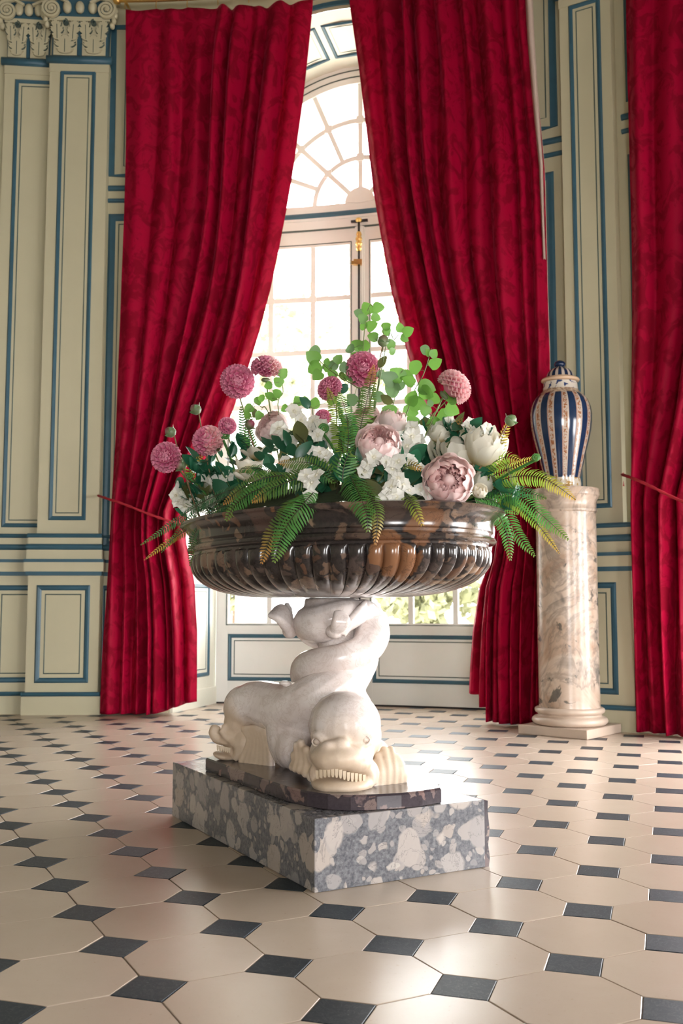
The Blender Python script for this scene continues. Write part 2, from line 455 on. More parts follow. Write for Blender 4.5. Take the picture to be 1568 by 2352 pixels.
def column_marble():
    N = NT('column_marble'); co = N.coord()
    n1 = N.noise(co, 1.9, 5, 0.55, 2.6); n2 = N.noise(co, 2.6, 5, 0.6, 2.4); n3 = N.noise(co, 3.5, 3, 0.5, 0.5)
    c = N.ramp(n1.outputs['Fac'], [(0.30, (0.36, 0.225, 0.155)), (0.45, (0.47, 0.345, 0.26)), (0.58, (0.54, 0.425, 0.34)), (0.72, (0.27, 0.22, 0.185))])
    v = N.ramp(n2.outputs['Fac'], [(0.42, (0, 0, 0)), (0.5, (1, 1, 1)), (0.54, (0, 0, 0))])
    c = N.mix(N.math('MULTIPLY', v, 0.5), c, (0.17, 0.145, 0.125))
    c = N.mix(N.ramp(N.noise(co, 5.0, 4, .6, 1.2).outputs['Fac'], [(.60, (0, 0, 0)), (.64, (.8, .8, .8))]), c, (0.06, 0.065, 0.06))
    d = N.ramp(n3.outputs['Fac'], [(0.60, (0, 0, 0)), (0.66, (1, 1, 1))])
    c = N.mix(N.math('MULTIPLY', d, 0.75), c, (0.12, 0.12, 0.11))
    N.set(Base_Color=c, Roughness=0.25); MAT['column_marble'] = N.m
column_marble()
simple('base_marble', (0.52, 0.41, 0.325), 0.35, 0.15, 6.0)

def faience():
    """tin-glazed vase: blue stripes, white stripes with ochre scrollwork"""
    N = NT('striped_faience'); co = N.coord()
    sp = N.n('ShaderNodeSeparateXYZ', i_0=co)
    ang = N.math('DIVIDE', N.math('ARCTAN2', sp.outputs[1], sp.outputs[0]), 2*PI)
    st = N.math('FRACT', N.math('MULTIPLY', N.math('ADD', ang, 1.012), 13.0))
    blue = N.math('LESS_THAN', st, 0.52)
    edge = N.math('LESS_THAN', N.math('ABSOLUTE', N.math('SUBTRACT', N.math('ABSOLUTE', N.math('SUBTRACT', st, 0.26)), 0.30)), 0.02)
    mid = N.math('LESS_THAN', N.math('ABSOLUTE', N.math('SUBTRACT', st, 0.76)), 0.13)
    scr = N.noise(co, 55.0, 3, 0.6, 1.0)
    squig = N.math('MULTIPLY', mid, N.math('GREATER_THAN', scr.outputs['Fac'], 0.50))
    bl = N.noise(co, 9.0, 4)
    c = N.mix(squig, (0.50, 0.41, 0.34), (0.30, 0.12, 0.05))
    c = N.mix(edge, c, (0.35, 0.13, 0.08))
    c = N.mix(blue, c, N.mix(bl.outputs['Fac'], (0.004, 0.012, 0.045), (0.018, 0.045, 0.10)))
    foot = N.math('LESS_THAN', sp.outputs[2], 0.075)
    fp = N.ramp(N.noise(co, 30.0, 2).outputs['Fac'], [(0.52, (0.60, 0.52, 0.42)), (0.55, (0.40, 0.24, 0.08))])
    c = N.mix(foot, c, fp)
    neck = N.math('GREATER_THAN', sp.outputs[2], 0.695)
    blots = N.ramp(N.noise(co, 24.0, 2, 0.5, 0.6).outputs['Fac'], [(0.56, (0.64, 0.58, 0.50)), (0.60, (0.03, 0.05, 0.14))])
    c = N.mix(neck, c, blots)
    ln = N.math('LESS_THAN', N.math('ABSOLUTE', N.math('SUBTRACT', sp.outputs[2], 0.683)), 0.018)
    c = N.mix(ln, c, N.ramp(N.noise(co, 50.0, 2).outputs['Fac'], [(0.45, (0.55, 0.42, 0.30)), (0.55, (0.30, 0.20, 0.14))]))
    N.set(Base_Color=c, Roughness=0.12); MAT['striped_faience'] = N.m
    N = NT('lid_faience'); co = N.coord(); sp = N.n('ShaderNodeSeparateXYZ', i_0=co)
    ang = N.math('DIVIDE', N.math('ARCTAN2', sp.outputs[1], sp.outputs[0]), 2*PI)
    st = N.math('FRACT', N.math('MULTIPLY', N.math('ADD', ang, 1.0), 13.0))
    c = N.mix(N.math('LESS_THAN', st, 0.55), (0.55, 0.46, 0.39), (0.008, 0.022, 0.065))
    c = N.mix(N.math('LESS_THAN', sp.outputs[2], 0.035), c, (0.60, 0.42, 0.28))
    N.set(Base_Color=c, Roughness=0.12); MAT['lid_faience'] = N.m
    simple('blue_glaze', (0.008, 0.022, 0.065), 0.12, 0.3, 20)
faience()
simple('soil_moss', (0.035, 0.05, 0.02), 0.95, 0.4, 30.0, bump=0.4)

# ================================================================== SETTING
ZC = 4.48                        # springing of the arch
A0, A1 = 1.36, 1.32              # arch radius at the room side / at the window
ZCEIL = 6.9
def outline(h, n=24):
    return [(-h, 0.0), (-h, 2.2), (-h, ZC)] + [(-h*math.cos(PI*k/n), ZC + h*math.sin(PI*k/n)) for k in range(1, n)] + [(h, ZC), (h, 2.2), (h, 0.0)]

# --- floor: mortar bed with every octagon and every black square laid as a piece of its own
fb = MB(); nseg = 64
ring = [(CX + 9.6*math.sin(2*PI*k/nseg), CY + 9.6*math.cos(2*PI*k/nseg), -0.004) for k in range(nseg)]
fb.add(ring + [(p[0], p[1], -0.10) for p in ring], [tuple(range(nseg)), tuple(reversed(range(nseg, 2*nseg)))] + [(k, nseg+k, nseg+(k+1) % nseg, (k+1) % nseg) for k in range(nseg)])
floor = obj('floor', fb, MAT['mortar']); tag(floor, 'pale stone floor of octagons with small black squares', kind='structure')
YAW = 0.475
E1 = Vector((math.cos(YAW), math.sin(YAW), 0)); E2 = Vector((-math.sin(YAW), math.cos(YAW), 0))
ORG = Vector((-1.3599*T0, 7.4685*T0, 0))
HS = 0.283*T0; G = 0.0016
def slab_mesh(name, pts, mat, th=0.02):
    b = MB(); n = len(pts); bev = 0.0012
    c = sum((Vector((*p, 0)) for p in pts), Vector())/n
    inner = [(Vector((*p, 0)) - (Vector((*p, 0)) - c).normalized()*bev) for p in pts]
    b.add([(p.x, p.y, 0) for p in inner] + [(p[0], p[1], -bev*0.7) for p in pts] + [(p[0], p[1], -th) for p in pts],
          [tuple(range(n))] + [(k, n+k, n+(k+1) % n, (k+1) % n) for k in range(n)] + [(n+k, 2*n+k, 2*n+(k+1) % n, n+(k+1) % n) for k in range(n)])
    return clean(b.mesh(name, mat))
def oct_pts(jit, rnd):
    p = []; h = T0/2; q = T0/2 - HS
    raw = [(q,h),(-q,h),(-h,q),(-h,-q),(-q,-h),(q,-h),(h,-q),(h,q)]
    for x, y in raw:
        v = Vector((x, y, 0)); v *= (1 - G/v.length*1.3)
        p.append((v.x + rnd.uniform(-jit, jit), v.y + rnd.uniform(-jit, jit)))
    return p
rnd = random.Random(3)
octs = [slab_mesh('octagon_tile', oct_pts(0.0008, rnd), MAT['cream_stone']) for k in range(5)]
sqs = []
for k in range(6):
    q = HS - 0.0022
    sqs.append(slab_mesh('square_tile', [(q*x + rnd.uniform(-.0014, .0014), q*y + rnd.uniform(-.0014, .0014)) for x, y in ((1,0),(0,1),(-1,0),(0,-1))], MAT['black_stone']))
def in_view(p):
    d = p - Vector((0, 0, CAMH))
    zf = d.y*CP + d.z*SP
    if zf < 0.6: return False
    x = d.x/zf*FPX; y = -(-d.y*SP + d.z*CP)/zf*FPX
    m = 0.30/zf*FPX
    return abs(x) < 784 + m and y < 1176 + m
for i in range(-30, 40):
    for j in range(-30, 40):
        for kind in (0, 1):
            c = ORG + E1*T0*(i + 0.5*kind) + E2*T0*(j + 0.5*kind)
            rr = math.hypot(c.x - CX, c.y - CY)
            if c.y < 1.0 or not in_view(c): continue
            if rr > R0 + 0.15:
                s = (math.atan2(c.x - CX, c.y - CY) - PH0)*R0
                if abs(s) > 1.5 or rr > R0 + ND + 0.1: continue
            tilt = Euler((rnd.uniform(-.0015, .0015), rnd.uniform(-.0015, .0015), YAW + rnd.choice((0, PI/2, PI, -PI/2))))
            M = Matrix.LocRotScale(Vector((c.x, c.y, rnd.uniform(-.0006, .0004))), tilt, None)
            place('octagon_tile' if kind else 'square_tile', rnd.choice(octs if kind else sqs), floor, M)

# --- walls
wb = MB()
SB = 3.1
SL = 4.5                         # the panelling goes on to the left of the view
cols = sorted(set([-SL + 0.1*k for k in range(int((SL + SB)/0.1) + 1)] + [-A0*math.cos(PI*k/24) for k in range(25)]))
def zarch(s): return ZC + math.sqrt(max(0, A0*A0 - s*s)) if abs(s) < A0 - 1e-6 else (ZC if abs(s) < A0 + 1e-6 else 0.0)
for a, b in zip(cols[:-1], cols[1:]):
    if b - a < 1e-6: continue
    if a >= -A0 - 1e-6 and b <= A0 + 1e-6: za, zb = zarch(a), zarch(b)
    else: za = zb = 0.0
    wb.add([W(a, za or -.05), W(b, zb or -.05), W(b, ZCEIL), W(a, ZCEIL)], [(0, 1, 2, 3)])
wall = obj('wall_back', wb, MAT['cream_paint'], recalc=False); tag(wall, kind='structure')
def ring_wall(name, p0, p1):
    b = MB(); rad = math.radians
    for deg2 in range(int(p0*4), int(p1*4)):
        a, c = rad(deg2/4), rad((deg2+1)/4); mid = (deg2 + .5)/4
        hole = any(abs(((mid - o + 180) % 360) - 180)*PI/180*R0 < hw for o, hw in OPEN)
        P = lambda t, z: (CX + R0*math.sin(t), CY + R0*math.cos(t), z)
        for z0, z1 in (((-.05, 0.3), (2.3, ZCEIL)) if hole else ((-.05, ZCEIL),)):
            b.add([P(a, z0), P(c, z0), P(c, z1), P(a, z1)], [(0, 1, 2, 3)])
    o = obj(name, b, MAT['cream_paint' if name == 'wall_right' else 'dimmed_unseen_wall'], recalc=False); tag(o, kind='structure'); return o
e0 = math.degrees(PH0 - SL/R0); e1 = math.degrees(PH0 + SB/R0)
ring_wall('wall_right', math.floor(e1*4)/4, 150)
ring_wall('wall_front', 150, 240)
ring_wall('wall_left', 240, 360 + math.ceil(e0*4)/4)
cb = MB(); cb.add([(CX + 7.6*math.sin(2*PI*k/64), CY + 7.6*math.cos(2*PI*k/64), ZCEIL) for k in range(64)], [tuple(range(64))])
cl = obj('ceiling', cb, MAT['ceiling_plaster'], recalc=False); tag(cl, kind='structure')

# niche: jambs and soffit in one skin
nb = MB(); o0 = outline(A0); o1 = outline(A1); L = []
for k in range(5):
    t = k/4; d = ND*t
    L.append([W((p[0]*(1-t) + q[0]*t)*R0/(R0+d), p[1]*(1-t) + q[1]*t, d) for p, q in zip(o0, o1)])
nb.loops(L, closed=False)
niche = obj('trim_1', nb, MAT['niche_paint'], smooth=True, sharp=40, recalc=False)
tag(niche, 'cream painted window niche with arched soffit', kind='structure')
def NI(arc, d, h):
    """point on the soffit: arc length from the crown, depth, height off the surface"""
    t = d/ND; r = A0*(1-t) + A1*t; a = arc/1.34; r -= -h
    return W(r*math.sin(a)*R0/(R0+d), ZC + r*math.cos(a), d)
def niche_frame(a0, a1, d0, d1):
    b = MB(); b.frame(a0, a1, d0, d1, 0.035, 0, 0.012, M=lambda x, z, h: NI(x, z, h))
    obj('panel_moulding', b, MAT['blue_paint'], niche)
    b = MB(); b.frame(a0+.06, a1-.06, d0+.06, d1-.06, 0.008, 0, 0.003, M=lambda x, z, h: NI(x, z, h))
    obj('panel_line', b, MAT['line_paint'], niche)
st = math.radians(18)*1.34
for k in range(-4, 5):
    niche_frame((k-.5)*st + .022, (k+.5)*st - .022, 0.16, 0.66)
def jamb(side):
    def M(d, z, h):
        t = d/ND; r = A0*(1-t) + A1*t + h
        return W(side*r*R0/(R0+d), z, d)
    for z0, z1 in ((1.5, 4.3), (0.25, 1.05)):
        b = MB(); b.frame(0.14, 0.72, z0, z1, 0.035, 0, 0.012, M=M); obj('panel_moulding', b, MAT['blue_paint'], niche)
        b = MB(); b.frame(0.20, 0.66, z0+.06, z1-.06, 0.008, 0, 0.003, M=M); obj('panel_line', b, MAT['line_paint'], niche)
    b = MB()
    for d0, d1 in ((0.0, ND),):
        p = [M(d0, 0, -.02), M(d1, 0, -.02), M(d1, 0, 0.01), M(d0, 0, 0.01)]
        q = [M(d0, .15, -.02), M(d1, .15, -.02), M(d1, .15, 0.01), M(d0, .15, 0.01)]
        b.hexa(p + q)
    obj('plinth', b, MAT['niche_paint'], niche)
jamb(-1); jamb(1)

# mouldings of the panelled wall
def round_mould(b, s0, s1, z0, z1, d, bulge, n=None):
    n = n or max(1, int((s1-s0)/0.2)); L = []
    for i in range(n+1):
        s = s0 + (s1-s0)*i/n
        L.append([W(s, z0, d+.004)] + [W(s, z0 + (z1-z0)*(0.5-0.5*math.cos(PI*k/6)), d - bulge*math.sin(PI*k/6)) for k in range(7)] + [W(s, z1, d+.004)])
    b.loops(L, True, True, True)
def dado(parent, s0, s1, d, over=0.0):
    """pedestal zone and base mouldings on a stretch of wall standing proud by d"""
    c = MB(); u = MB(); o = over
    for z0, z1, dd, oo, kind in ((0, .145, -.02, 1, 0), (.145, .18, -.02, 1, 2), (1.105, 1.137, -.02, .7, 1), (1.137, 1.212, -.03, 1.3, 0), (1.212, 1.237, -.034, 1.3, 1),
                                 (1.237, 1.312, -.018, .6, 0), (1.312, 1.36, -.012, .7, 2), (1.36, 1.41, -.008, .3, 0), (1.41, 1.445, -.004, .5, 2)):
        a, e = s0 - .025*oo*o, s1 + .025*oo*o
        if kind == 0: c.cbox(a, e, z0, z1, d + dd, d + 0.03)
        elif kind == 1: u.cbox(a, e, z0, z1, d + dd - .006, d + 0.03)
        else: round_mould(u, a, e, z0, z1, d + dd, 0.022)
    obj('plinth_course', c, MAT['cream_paint'], parent)
    obj('base_moulding', u, MAT['blue_paint'], parent, smooth=True, sharp=35)
def pframe(parent, s0, s1, z0, z1, d, w=0.034, inset=0.055):
    b = MB(); b.frame(s0, s1, z0, z1, w, d, 0.012); obj('panel_moulding', b, MAT['blue_paint'], parent)
    b = MB(); b.frame(s0+inset, s1-inset, z0+inset, z1-inset, 0.009, d, 0.003); obj('panel_line', b, MAT['line_paint'], parent)
def poly_plate(b, pts, d0, d1, M=W):
    n = len(pts)
    b.add([M(p[0], p[1], d0) for p in pts] + [M(p[0], p[1], d1) for p in pts], [tuple(range(n)), tuple(reversed(range(n, 2*n)))] + [(k, n+k, n+(k+1) % n, (k+1) % n) for k in range(n)])
def acanthus(cs, z0, w, h, lean=0.0, scale=1.0):
    """outline of a carved acanthus leaf, three toothed lobes a side"""
    half = [(0.10, 0.0), (0.34, 0.04), (0.52, 0.14), (0.43, 0.17), (0.60, 0.25), (0.46, 0.30), (0.36, 0.33), (0.60, 0.42), (0.72, 0.52), (0.58, 0.53), (0.70, 0.63), (0.50, 0.64),
            (0.38, 0.62), (0.50, 0.74), (0.58, 0.85), (0.42, 0.83), (0.40, 0.93), (0.24, 0.88), (0.14, 0.98), (0.0, 1.0)]
    R = [(x, y) for x, y in half]; Lh = [(-x, y) for x, y in reversed(half[:-1])]
    return [(cs + (x*w*0.7 + lean*y*y*h)*scale, z0 + h/2 + (y-.5)*h*scale) for x, y in R + Lh]
def spiral(cs, cz, r, turns, hand):
    return [(cs + hand*r*(1 - 0.80*t)*math.cos(2*PI*turns*t + PI/2), cz + r*(1 - 0.80*t)*math.sin(2*PI*turns*t + PI/2)) for t in [k/44 for k in range(45)]]
def capital(parent, s0, s1, d):
    m = (s0 + s1)/2; w = s1 - s0; z0 = 5.50
    b = MB()
    L = []
    for t in range(9):
        u = t/8; fl = 0.07*u**3; z = z0 + 0.62*u
        L.append([W(s0 + .015 - fl, z, 0.02), W(s0 + .015 - fl, z, d - fl*0.6), W(s1 - .015 + fl, z, d - fl*0.6), W(s1 - .015 + fl, z, 0.02)])
    b.loops(L, True, True, True)
    obj('capital', b, MAT['blue_paint'], parent)
    b = MB(); round_mould(b, s0 - .03, s1 + .03, 5.43, 5.50, d - .004, 0.03)
    obj('astragal', b, MAT['blue_paint'], parent, smooth=True)
    b = MB(); b.cbox(s0 - .004, s1 + .004, 5.36, 5.43, d - .006, 0); obj('necking', b, MAT['cream_paint'], parent)
    for k in (-1, 1):
        cs = m + k*w*0.245
        b = MB(); b.cbox(cs - w*.20, cs + w*.20, z0 + .005, z0 + .30, d - .012, d)
        for (c, zz, ww, hh, ln) in ((cs, z0 + .012, w*.36, .165, 0), (cs - w*.13, z0 + .13, w*.22, .18, -.12), (cs + w*.13, z0 + .13, w*.22, .18, .12)):
            poly_plate(b, acanthus(c, zz, ww, hh, ln), d - .034, d - .012)
        obj('acanthus_leaf', b, MAT['cream_paint'], parent)
        v = MB()
        for (c, zz, ww, hh, ln) in ((cs, z0 + .012, w*.36, .165, 0), (cs - w*.13, z0 + .13, w*.22, .18, -.12), (cs + w*.13, z0 + .13, w*.22, .18, .12)):
            out = acanthus(c, zz, ww, hh, ln, 1.0)
            v.bar2d(out[6:-6], 0.007, d - .030, d - .010, M=W)
            v.bar2d([(c, zz + hh*.05), (c + ln*hh*.3, zz + hh*.75)], 0.005, d - .037, d - .03, M=W)
        v.bar2d(spiral(cs, z0 + .285, .026, 1.6, k), 0.007, d - .045, d - .012, M=W)
        obj('leaf_outline', v, MAT['line_paint'], parent)
    b = MB(); poly_plate(b, [(m + x*w*.16, z0 + .11 + y*.19) for x, y in ((-.25, 0), (.25, 0), (1, 1), (-1, 1))], d - .010, d); b.cbox(m - .008, m + .008, z0, z0 + .3, d - .016, d)
    obj('divider', b, MAT['blue_paint'], parent)
    b = MB(); b.cbox(s0 - .01, s1 + .01, z0 + .30, z0 + .335, d - .035, d + .02); obj('fillet', b, MAT['cream_paint'], parent)
    b = MB(); b.cbox(s0 + .06, s1 - .06, z0 + .335, z0 + .36, d - .030, d + .02); obj('fillet_line', b, MAT['blue_paint'], parent)
    for k in range(3):
        e = MB(); cs = m + (k - 1)*w*.22
        e.ball(W(cs, z0 + .42, d - .03), (.038, .035, .055), 12, 8); obj('egg', e, MAT['cream_paint'], parent, smooth=True)
    for k in (-1, 1):
        cs = (s0 if k < 0 else s1) + k*0.005 - k*.02; cz = z0 + .385
        b = MB(); b.bar2d([(cs + .072*math.cos(2*PI*q/28), cz + .072*math.sin(2*PI*q/28)) for q in range(28)], 0.004, d - .05, d + .02, M=W, closed=True)
        poly_plate(b, [(cs + .074*math.cos(2*PI*q/28), cz + .074*math.sin(2*PI*q/28)) for q in range(28)], d - .05, d + .02)
        obj('volute', b, MAT['blue_paint'], parent)
        b = MB(); b.bar2d(spiral(cs, cz, .082, 2.4, -k), 0.020, d - .075, d - .045, M=W)
        b.bar2d([(cs, cz + .082), (cs - k*.06, cz + .10), (cs - k*.14, cz + .06)], 0.02, d - .07, d - .045, M=W)
        b.ball(W(cs, cz, d - .065), .018, 10, 6)
        obj('volute_scroll', b, MAT['cream_paint'], parent)
        b = MB()
        for q in range(6):
            b.ball(W(cs + k*(.075 - .012*abs(q-2.5)), cz - .12 + .045*q, d - .02), (.022, .03, .030), 8, 6)
        obj('side_foliage', b, MAT['cream_paint'], parent, smooth=True)
    b = MB(); b.cbox(s0 - .07, s1 + .07, z0 + .50, z0 + .60, d - .07, 0.02); obj('abacus', b, MAT['cream_paint'], parent)
def pilaster(s0, s1, d, panel, low, cap=True, ped=None):
    p = empty('pilaster', W((s0+s1)/2, 0, d), wall)
    r = Matrix.Translation(-p.location)
    def fixp():
        for c in p.children: c.matrix_parent_inverse = r
    b = MB(); b.cbox(s0, s1, 1.44, 5.45, d, 0, n=8); obj('shaft', b, MAT['cream_paint'], p)
    a, e = ped or (s0 - .055, s1 + .03)
    b = MB(); b.cbox(a, e, 0, 1.14, d - .03, 0, n=8); obj('pedestal', b, MAT['cream_paint'], p)
    dado(p, a, e, d - .03, 1.0)
    pframe(p, *panel, d)
    if low: pframe(p, *low, d - .03, 0.042, 0.07)
    if cap: capital(p, s0, s1, d)
    fixp(); return p
pilaster(-2.452, -1.955, -.10, (-2.365, -2.06, 1.555, 5.372), (-2.437, -2.003, .25, 1.028))
pilaster(-2.84, -2.46, -.03, (-2.755, -2.10, 1.50, 5.315), (-2.80, -2.10, .25, 1.028), ped=(-2.90, -2.44))
pilaster(1.875, 2.265, -.10, (1.945, 2.19, 1.555, 5.362), (1.925, 2.212, .25, 1.028), ped=(1.82, 2.325))
for a, b in ((-SL, -2.9), (-1.955, -A0 - .02), (A0 + .02, 1.875), (2.265, 3.1)):
    dado(wall, a, b, 0.012)
pframe(wall, -1.950, -1.42, 1.33, 4.165, 0, .062, .085)
pframe(wall, 1.42, 1.778, 1.33, 4.15, 0, .062, .085)
pframe(wall, 2.335, 3.0, 1.33, 4.15, 0, .05, .08)
pframe(wall, 2.335, 3.0, 4.55, 5.9, 0, .05, .08)
pframe(wall, -1.950, -1.42, .25, 1.028, 0, .042, .07)
pframe(wall, 1.42, 1.80, .25, 1.028, 0, .042, .07)
pframe(wall, 2.335, 3.0, .25, 1.028, 0, .042, .07)
pframe(wall, -4.35, -3.1, 1.50, 5.6, 0, .05, .08)
pframe(wall, -4.35, -3.1, .25, 1.028, 0, .042, .07)
for sg, ee in ((-1, 1.935), (1, 1.79)):
    P = [(ee, 4.50), (ee, 5.82), (1.0, 5.82), (1.30, 5.48), (1.50, 5.10), (1.62, 4.70), (1.655, 4.50)]
    b = MB(); b.bar2d([(sg*x, z) for x, z in P], 0.058, -.012, 0.004, M=W, closed=True); obj('panel_moulding', b, MAT['blue_paint'], wall)
    c = Vector((1.58, 5.2)); Q = [(x + (c.x - x)*(.30 if abs(x-1.6) > .1 else .25), z + (c.y - z)*.12) for x, z in P]
    b = MB(); b.bar2d([(sg*x, z) for x, z in Q], 0.009, -.004, 0.004, M=W, closed=True); obj('panel_line', b, MAT['line_paint'], wall)
for a, e, dz in ((-1.955, -1.40, 0), (1.40, 1.875, 0), (2.30, 3.05, .05)):
    b = MB(); round_mould(b, a, e, 4.365 + dz, 4.412 + dz, -.004, .02); round_mould(b, a, e, 4.262 + dz, 4.298 + dz, -.004, .018)
    obj('string_course', b, MAT['blue_paint'], wall, smooth=True, sharp=40)
# archivolt and cornice
b = MB(); b.bar2d([(-(A0+.05)*math.cos(PI*k/40), ZC + (A0+.05)*math.sin(PI*k/40)) for k in range(41)], 0.035, -.02, .004, M=W); obj('archivolt', b, MAT['blue_paint'], wall)
b = MB(); b.bar2d([(-(A0+.13)*math.cos(PI*k/40), ZC + (A0+.13)*math.sin(PI*k/40)) for k in range(41)], 0.012, -.01, .004, M=W); obj('archivolt_line', b, MAT['line_paint'], wall)
b = MB(); b.cbox(-SL, SB, 6.2, 6.3, -.12, 0); b.cbox(-SL, SB, 6.3, 6.45, -.20, 0); b.cbox(-SL, SB, 6.45, 6.6, -.32, 0)
obj('cornice', b, MAT['cream_paint'], wall)

# ------------------------------------------------------------------ the french window in the niche
door = empty('door_1', D(0, 0)); tag(door, 'double french window with gridded panes over a low panel', kind='structure')
def under(p, kids):
    inv = Matrix.Translation(-p.location)
    for c in kids: c.matrix_parent_inverse = inv
ROWZ = [0.71, 1.18, 1.67, 2.16, 2.652, 3.143, 3.635, 4.12]
def leaf(sg):
    xs = [0.10, 0.443, 0.835, 1.208]
    lf = MB()
    e = lambda a: a*sg
    def bx(a, b_, z0, z1, d0=-.03, d1=.03): lf.cbox(min(e(a), e(b_)), max(e(a), e(b_)), z0, z1, d0, d1, M=D)
    bx(1.208, 1.315, 0.012, 4.272); bx(0.008, 0.10, 0.012, 4.272)
    bx(0.10, 1.208, 4.12, 4.272); bx(0.10, 1.208, 0.012, 0.71, -.025, .025); bx(0.10, 1.208, .635, .71, -.032, .03)
    bx(0.07, 1.24, 0.665, 0.685, -.04, .02)
    o = obj('door_leaf', lf, MAT['window_paint'], door)
    a, b_ = sorted((e(0.10), e(1.208)))
    m = MB(); m.frame(a, b_, .20, .612, .034, -.026, .014, M=D); p1 = obj('panel_moulding', m, MAT['blue_paint'], o)
    m = MB(); m.frame(a+.055, b_-.055, .255, .557, .008, -.026, .003, M=D); p2 = obj('panel_line', m, MAT['line_paint'], o)
    for x in (0.443, 0.835):
        m = MB(); m.cbox(e(x) - .022, e(x) + .022, .71, 4.12, -.022, .022, M=D); obj('muntin', m, MAT['window_paint'], o)
        for dx in (-.024, .024):
            pass
    for z in ROWZ[1:-1]:
        m = MB(); m.cbox(a, b_, z - .022, z + .022, -.020, .020, M=D, n=6); obj('muntin', m, MAT['window_paint'], o)
        for x in (0.443, 0.835):
            m = MB(); m.cbox(e(x) - .030, e(x) + .030, z - .030, z + .030, -.030, .01, M=D); obj('muntin_boss', m, MAT['window_paint'], o)
    # thin painted line round the glazing and along the leaf top
    m = MB(); m.frame(a-.02, b_+.02, .69, 4.15, .009, -.030, .004, M=D); obj('glazing_line', m, MAT['line_paint'], o)
    for i in range(3):
        for j in range(7):
            x0, x1 = sorted((e(xs[i]), e(xs[i+1]))); g = MB()
            g.add([D(x0, ROWZ[j], .0), D(x1, ROWZ[j], .0), D(x1, ROWZ[j+1], .0), D(x0, ROWZ[j+1], .0)], [(0, 1, 2, 3)])
            obj('glass_pane', g, MAT['window_glass'], o, recalc=False)
    return o
l1 = leaf(-1); l2 = leaf(1)
m = MB(); m.cbox(-.045, .040, 0.012, 4.272, -.05, -.03, M=D); m.cbox(-.03, .025, 0.012, 4.272, -.062, -.05, M=D)
bead = obj('meeting_bead', m, MAT['window_paint'], door)
# cremone bolt
m = MB(); m.tube([D(0, 0.15, -.085), D(0, 4.30, -.085)], .010, 8); bolt = obj('cremone_bolt', m, MAT['dark_iron'], door, smooth=True)
m = MB()
m.lathe([(.006, -.09), (.022, -.085), (.026, -.06), (.018, -.045), (.03, -.03), (.03, -.01), (.02, 0), (.03, .012), (.03, .03), (.018, .045), (.026, .06), (.02, .085), (.006, .09)], 14, D(0, 4.12, -.085))
k1 = obj('brass_knuckle', m, MAT['brass'], bolt, smooth=True)
m = MB(); m.box(D(-.01, 3.925, -.09), (.075, .05, .045)); m.box(D(-.045, 3.925, -.085), (.05, .02, .03)); k2 = obj('brass_guide', m, MAT['brass'], bolt)
m = MB(); m.ball(D(0, 4.315, -.09), (.03, .03, .022), 12, 8); k3 = obj('brass_keeper', m, MAT['brass'], bolt, smooth=True)
m = MB(); m.cbox(-.075, .08, 4.303, 4.322, -.085, -.06, M=D); k4 = obj('keeper_plate', m, MAT['dark_iron'], bolt)
m = MB(); m.box(D(0, 1.2, -.09), (.05, .04, .16)); m.tube([D(0, 1.2, -.10), D(.10, 1.22, -.14)], .012, 8); k5 = obj('handle', m, MAT['brass'], bolt)
m = MB(); m.cbox(-1.32, 1.32, 4.272, 4.505, -.04, .05, M=D); m.cbox(-1.32, 1.32, 4.36, 4.45, -.055, .0, M=D); tr = obj('transom', m, MAT['window_paint'], door)
m = MB(); n = 14; L = []
for i in range(n+1):
    s = -1.32 + 2.64*i/n
    L.append([D(s, 4.383, -.05)] + [D(s, 4.383 + .046*(0.5-.5*math.cos(PI*k/6)), -.055 - .022*math.sin(PI*k/6)) for k in range(7)] + [D(s, 4.429, -.05)])
m.loops(L, True, True, True); t2 = obj('transom_moulding', m, MAT['blue_paint'], tr, smooth=True)
m = MB(); m.cbox(-1.32, 1.32, 4.268, 4.280, -.046, .03, M=D); t3 = obj('transom_line', m, MAT['line_paint'], tr)
m = MB(); m.cbox(-1.32, 1.32, 0.0, .014, -.03, .04, M=D); th = obj('threshold', m, MAT['dark_iron'], door)
under(door, door.children)

win = empty('window_1', D(0, ZC)); tag(win, 'half round fanlight with radiating bars above the french window', kind='structure')
arc = lambda r, a0, a1, n: [(r*math.sin(math.radians(a0 + (a1-a0)*k/n)), ZC + .02 + r*math.cos(math.radians(a0 + (a1-a0)*k/n))) for k in range(n+1)]
parts = []
m = MB(); m.bar2d(arc(1.23, -91, 91, 40), .20, -.03, .05); parts.append(obj('window_frame', m, MAT['window_paint'], win))
m = MB(); m.bar2d(arc(1.155, -91, 91, 40), .05, -.045, .0); parts.append(obj('frame_bead', m, MAT['window_paint'], win))
for r in (1.20, 1.262):
    m = MB(); m.bar2d(arc(r, -90, 90, 40), .010, -.034, -.028); parts.append(obj('frame_line', m, MAT['line_paint'], win))
m = MB(); m.bar2d(arc(.07, -90, 90, 16), .14, -.05, .02); parts.append(obj('fan_hub', m, MAT['window_paint'], win))
for r in (.43, .785):
    m = MB(); m.bar2d(arc(r, -90, 90, 32), .042, -.022, .022); parts.append(obj('fan_ring', m, MAT['window_paint'], win))
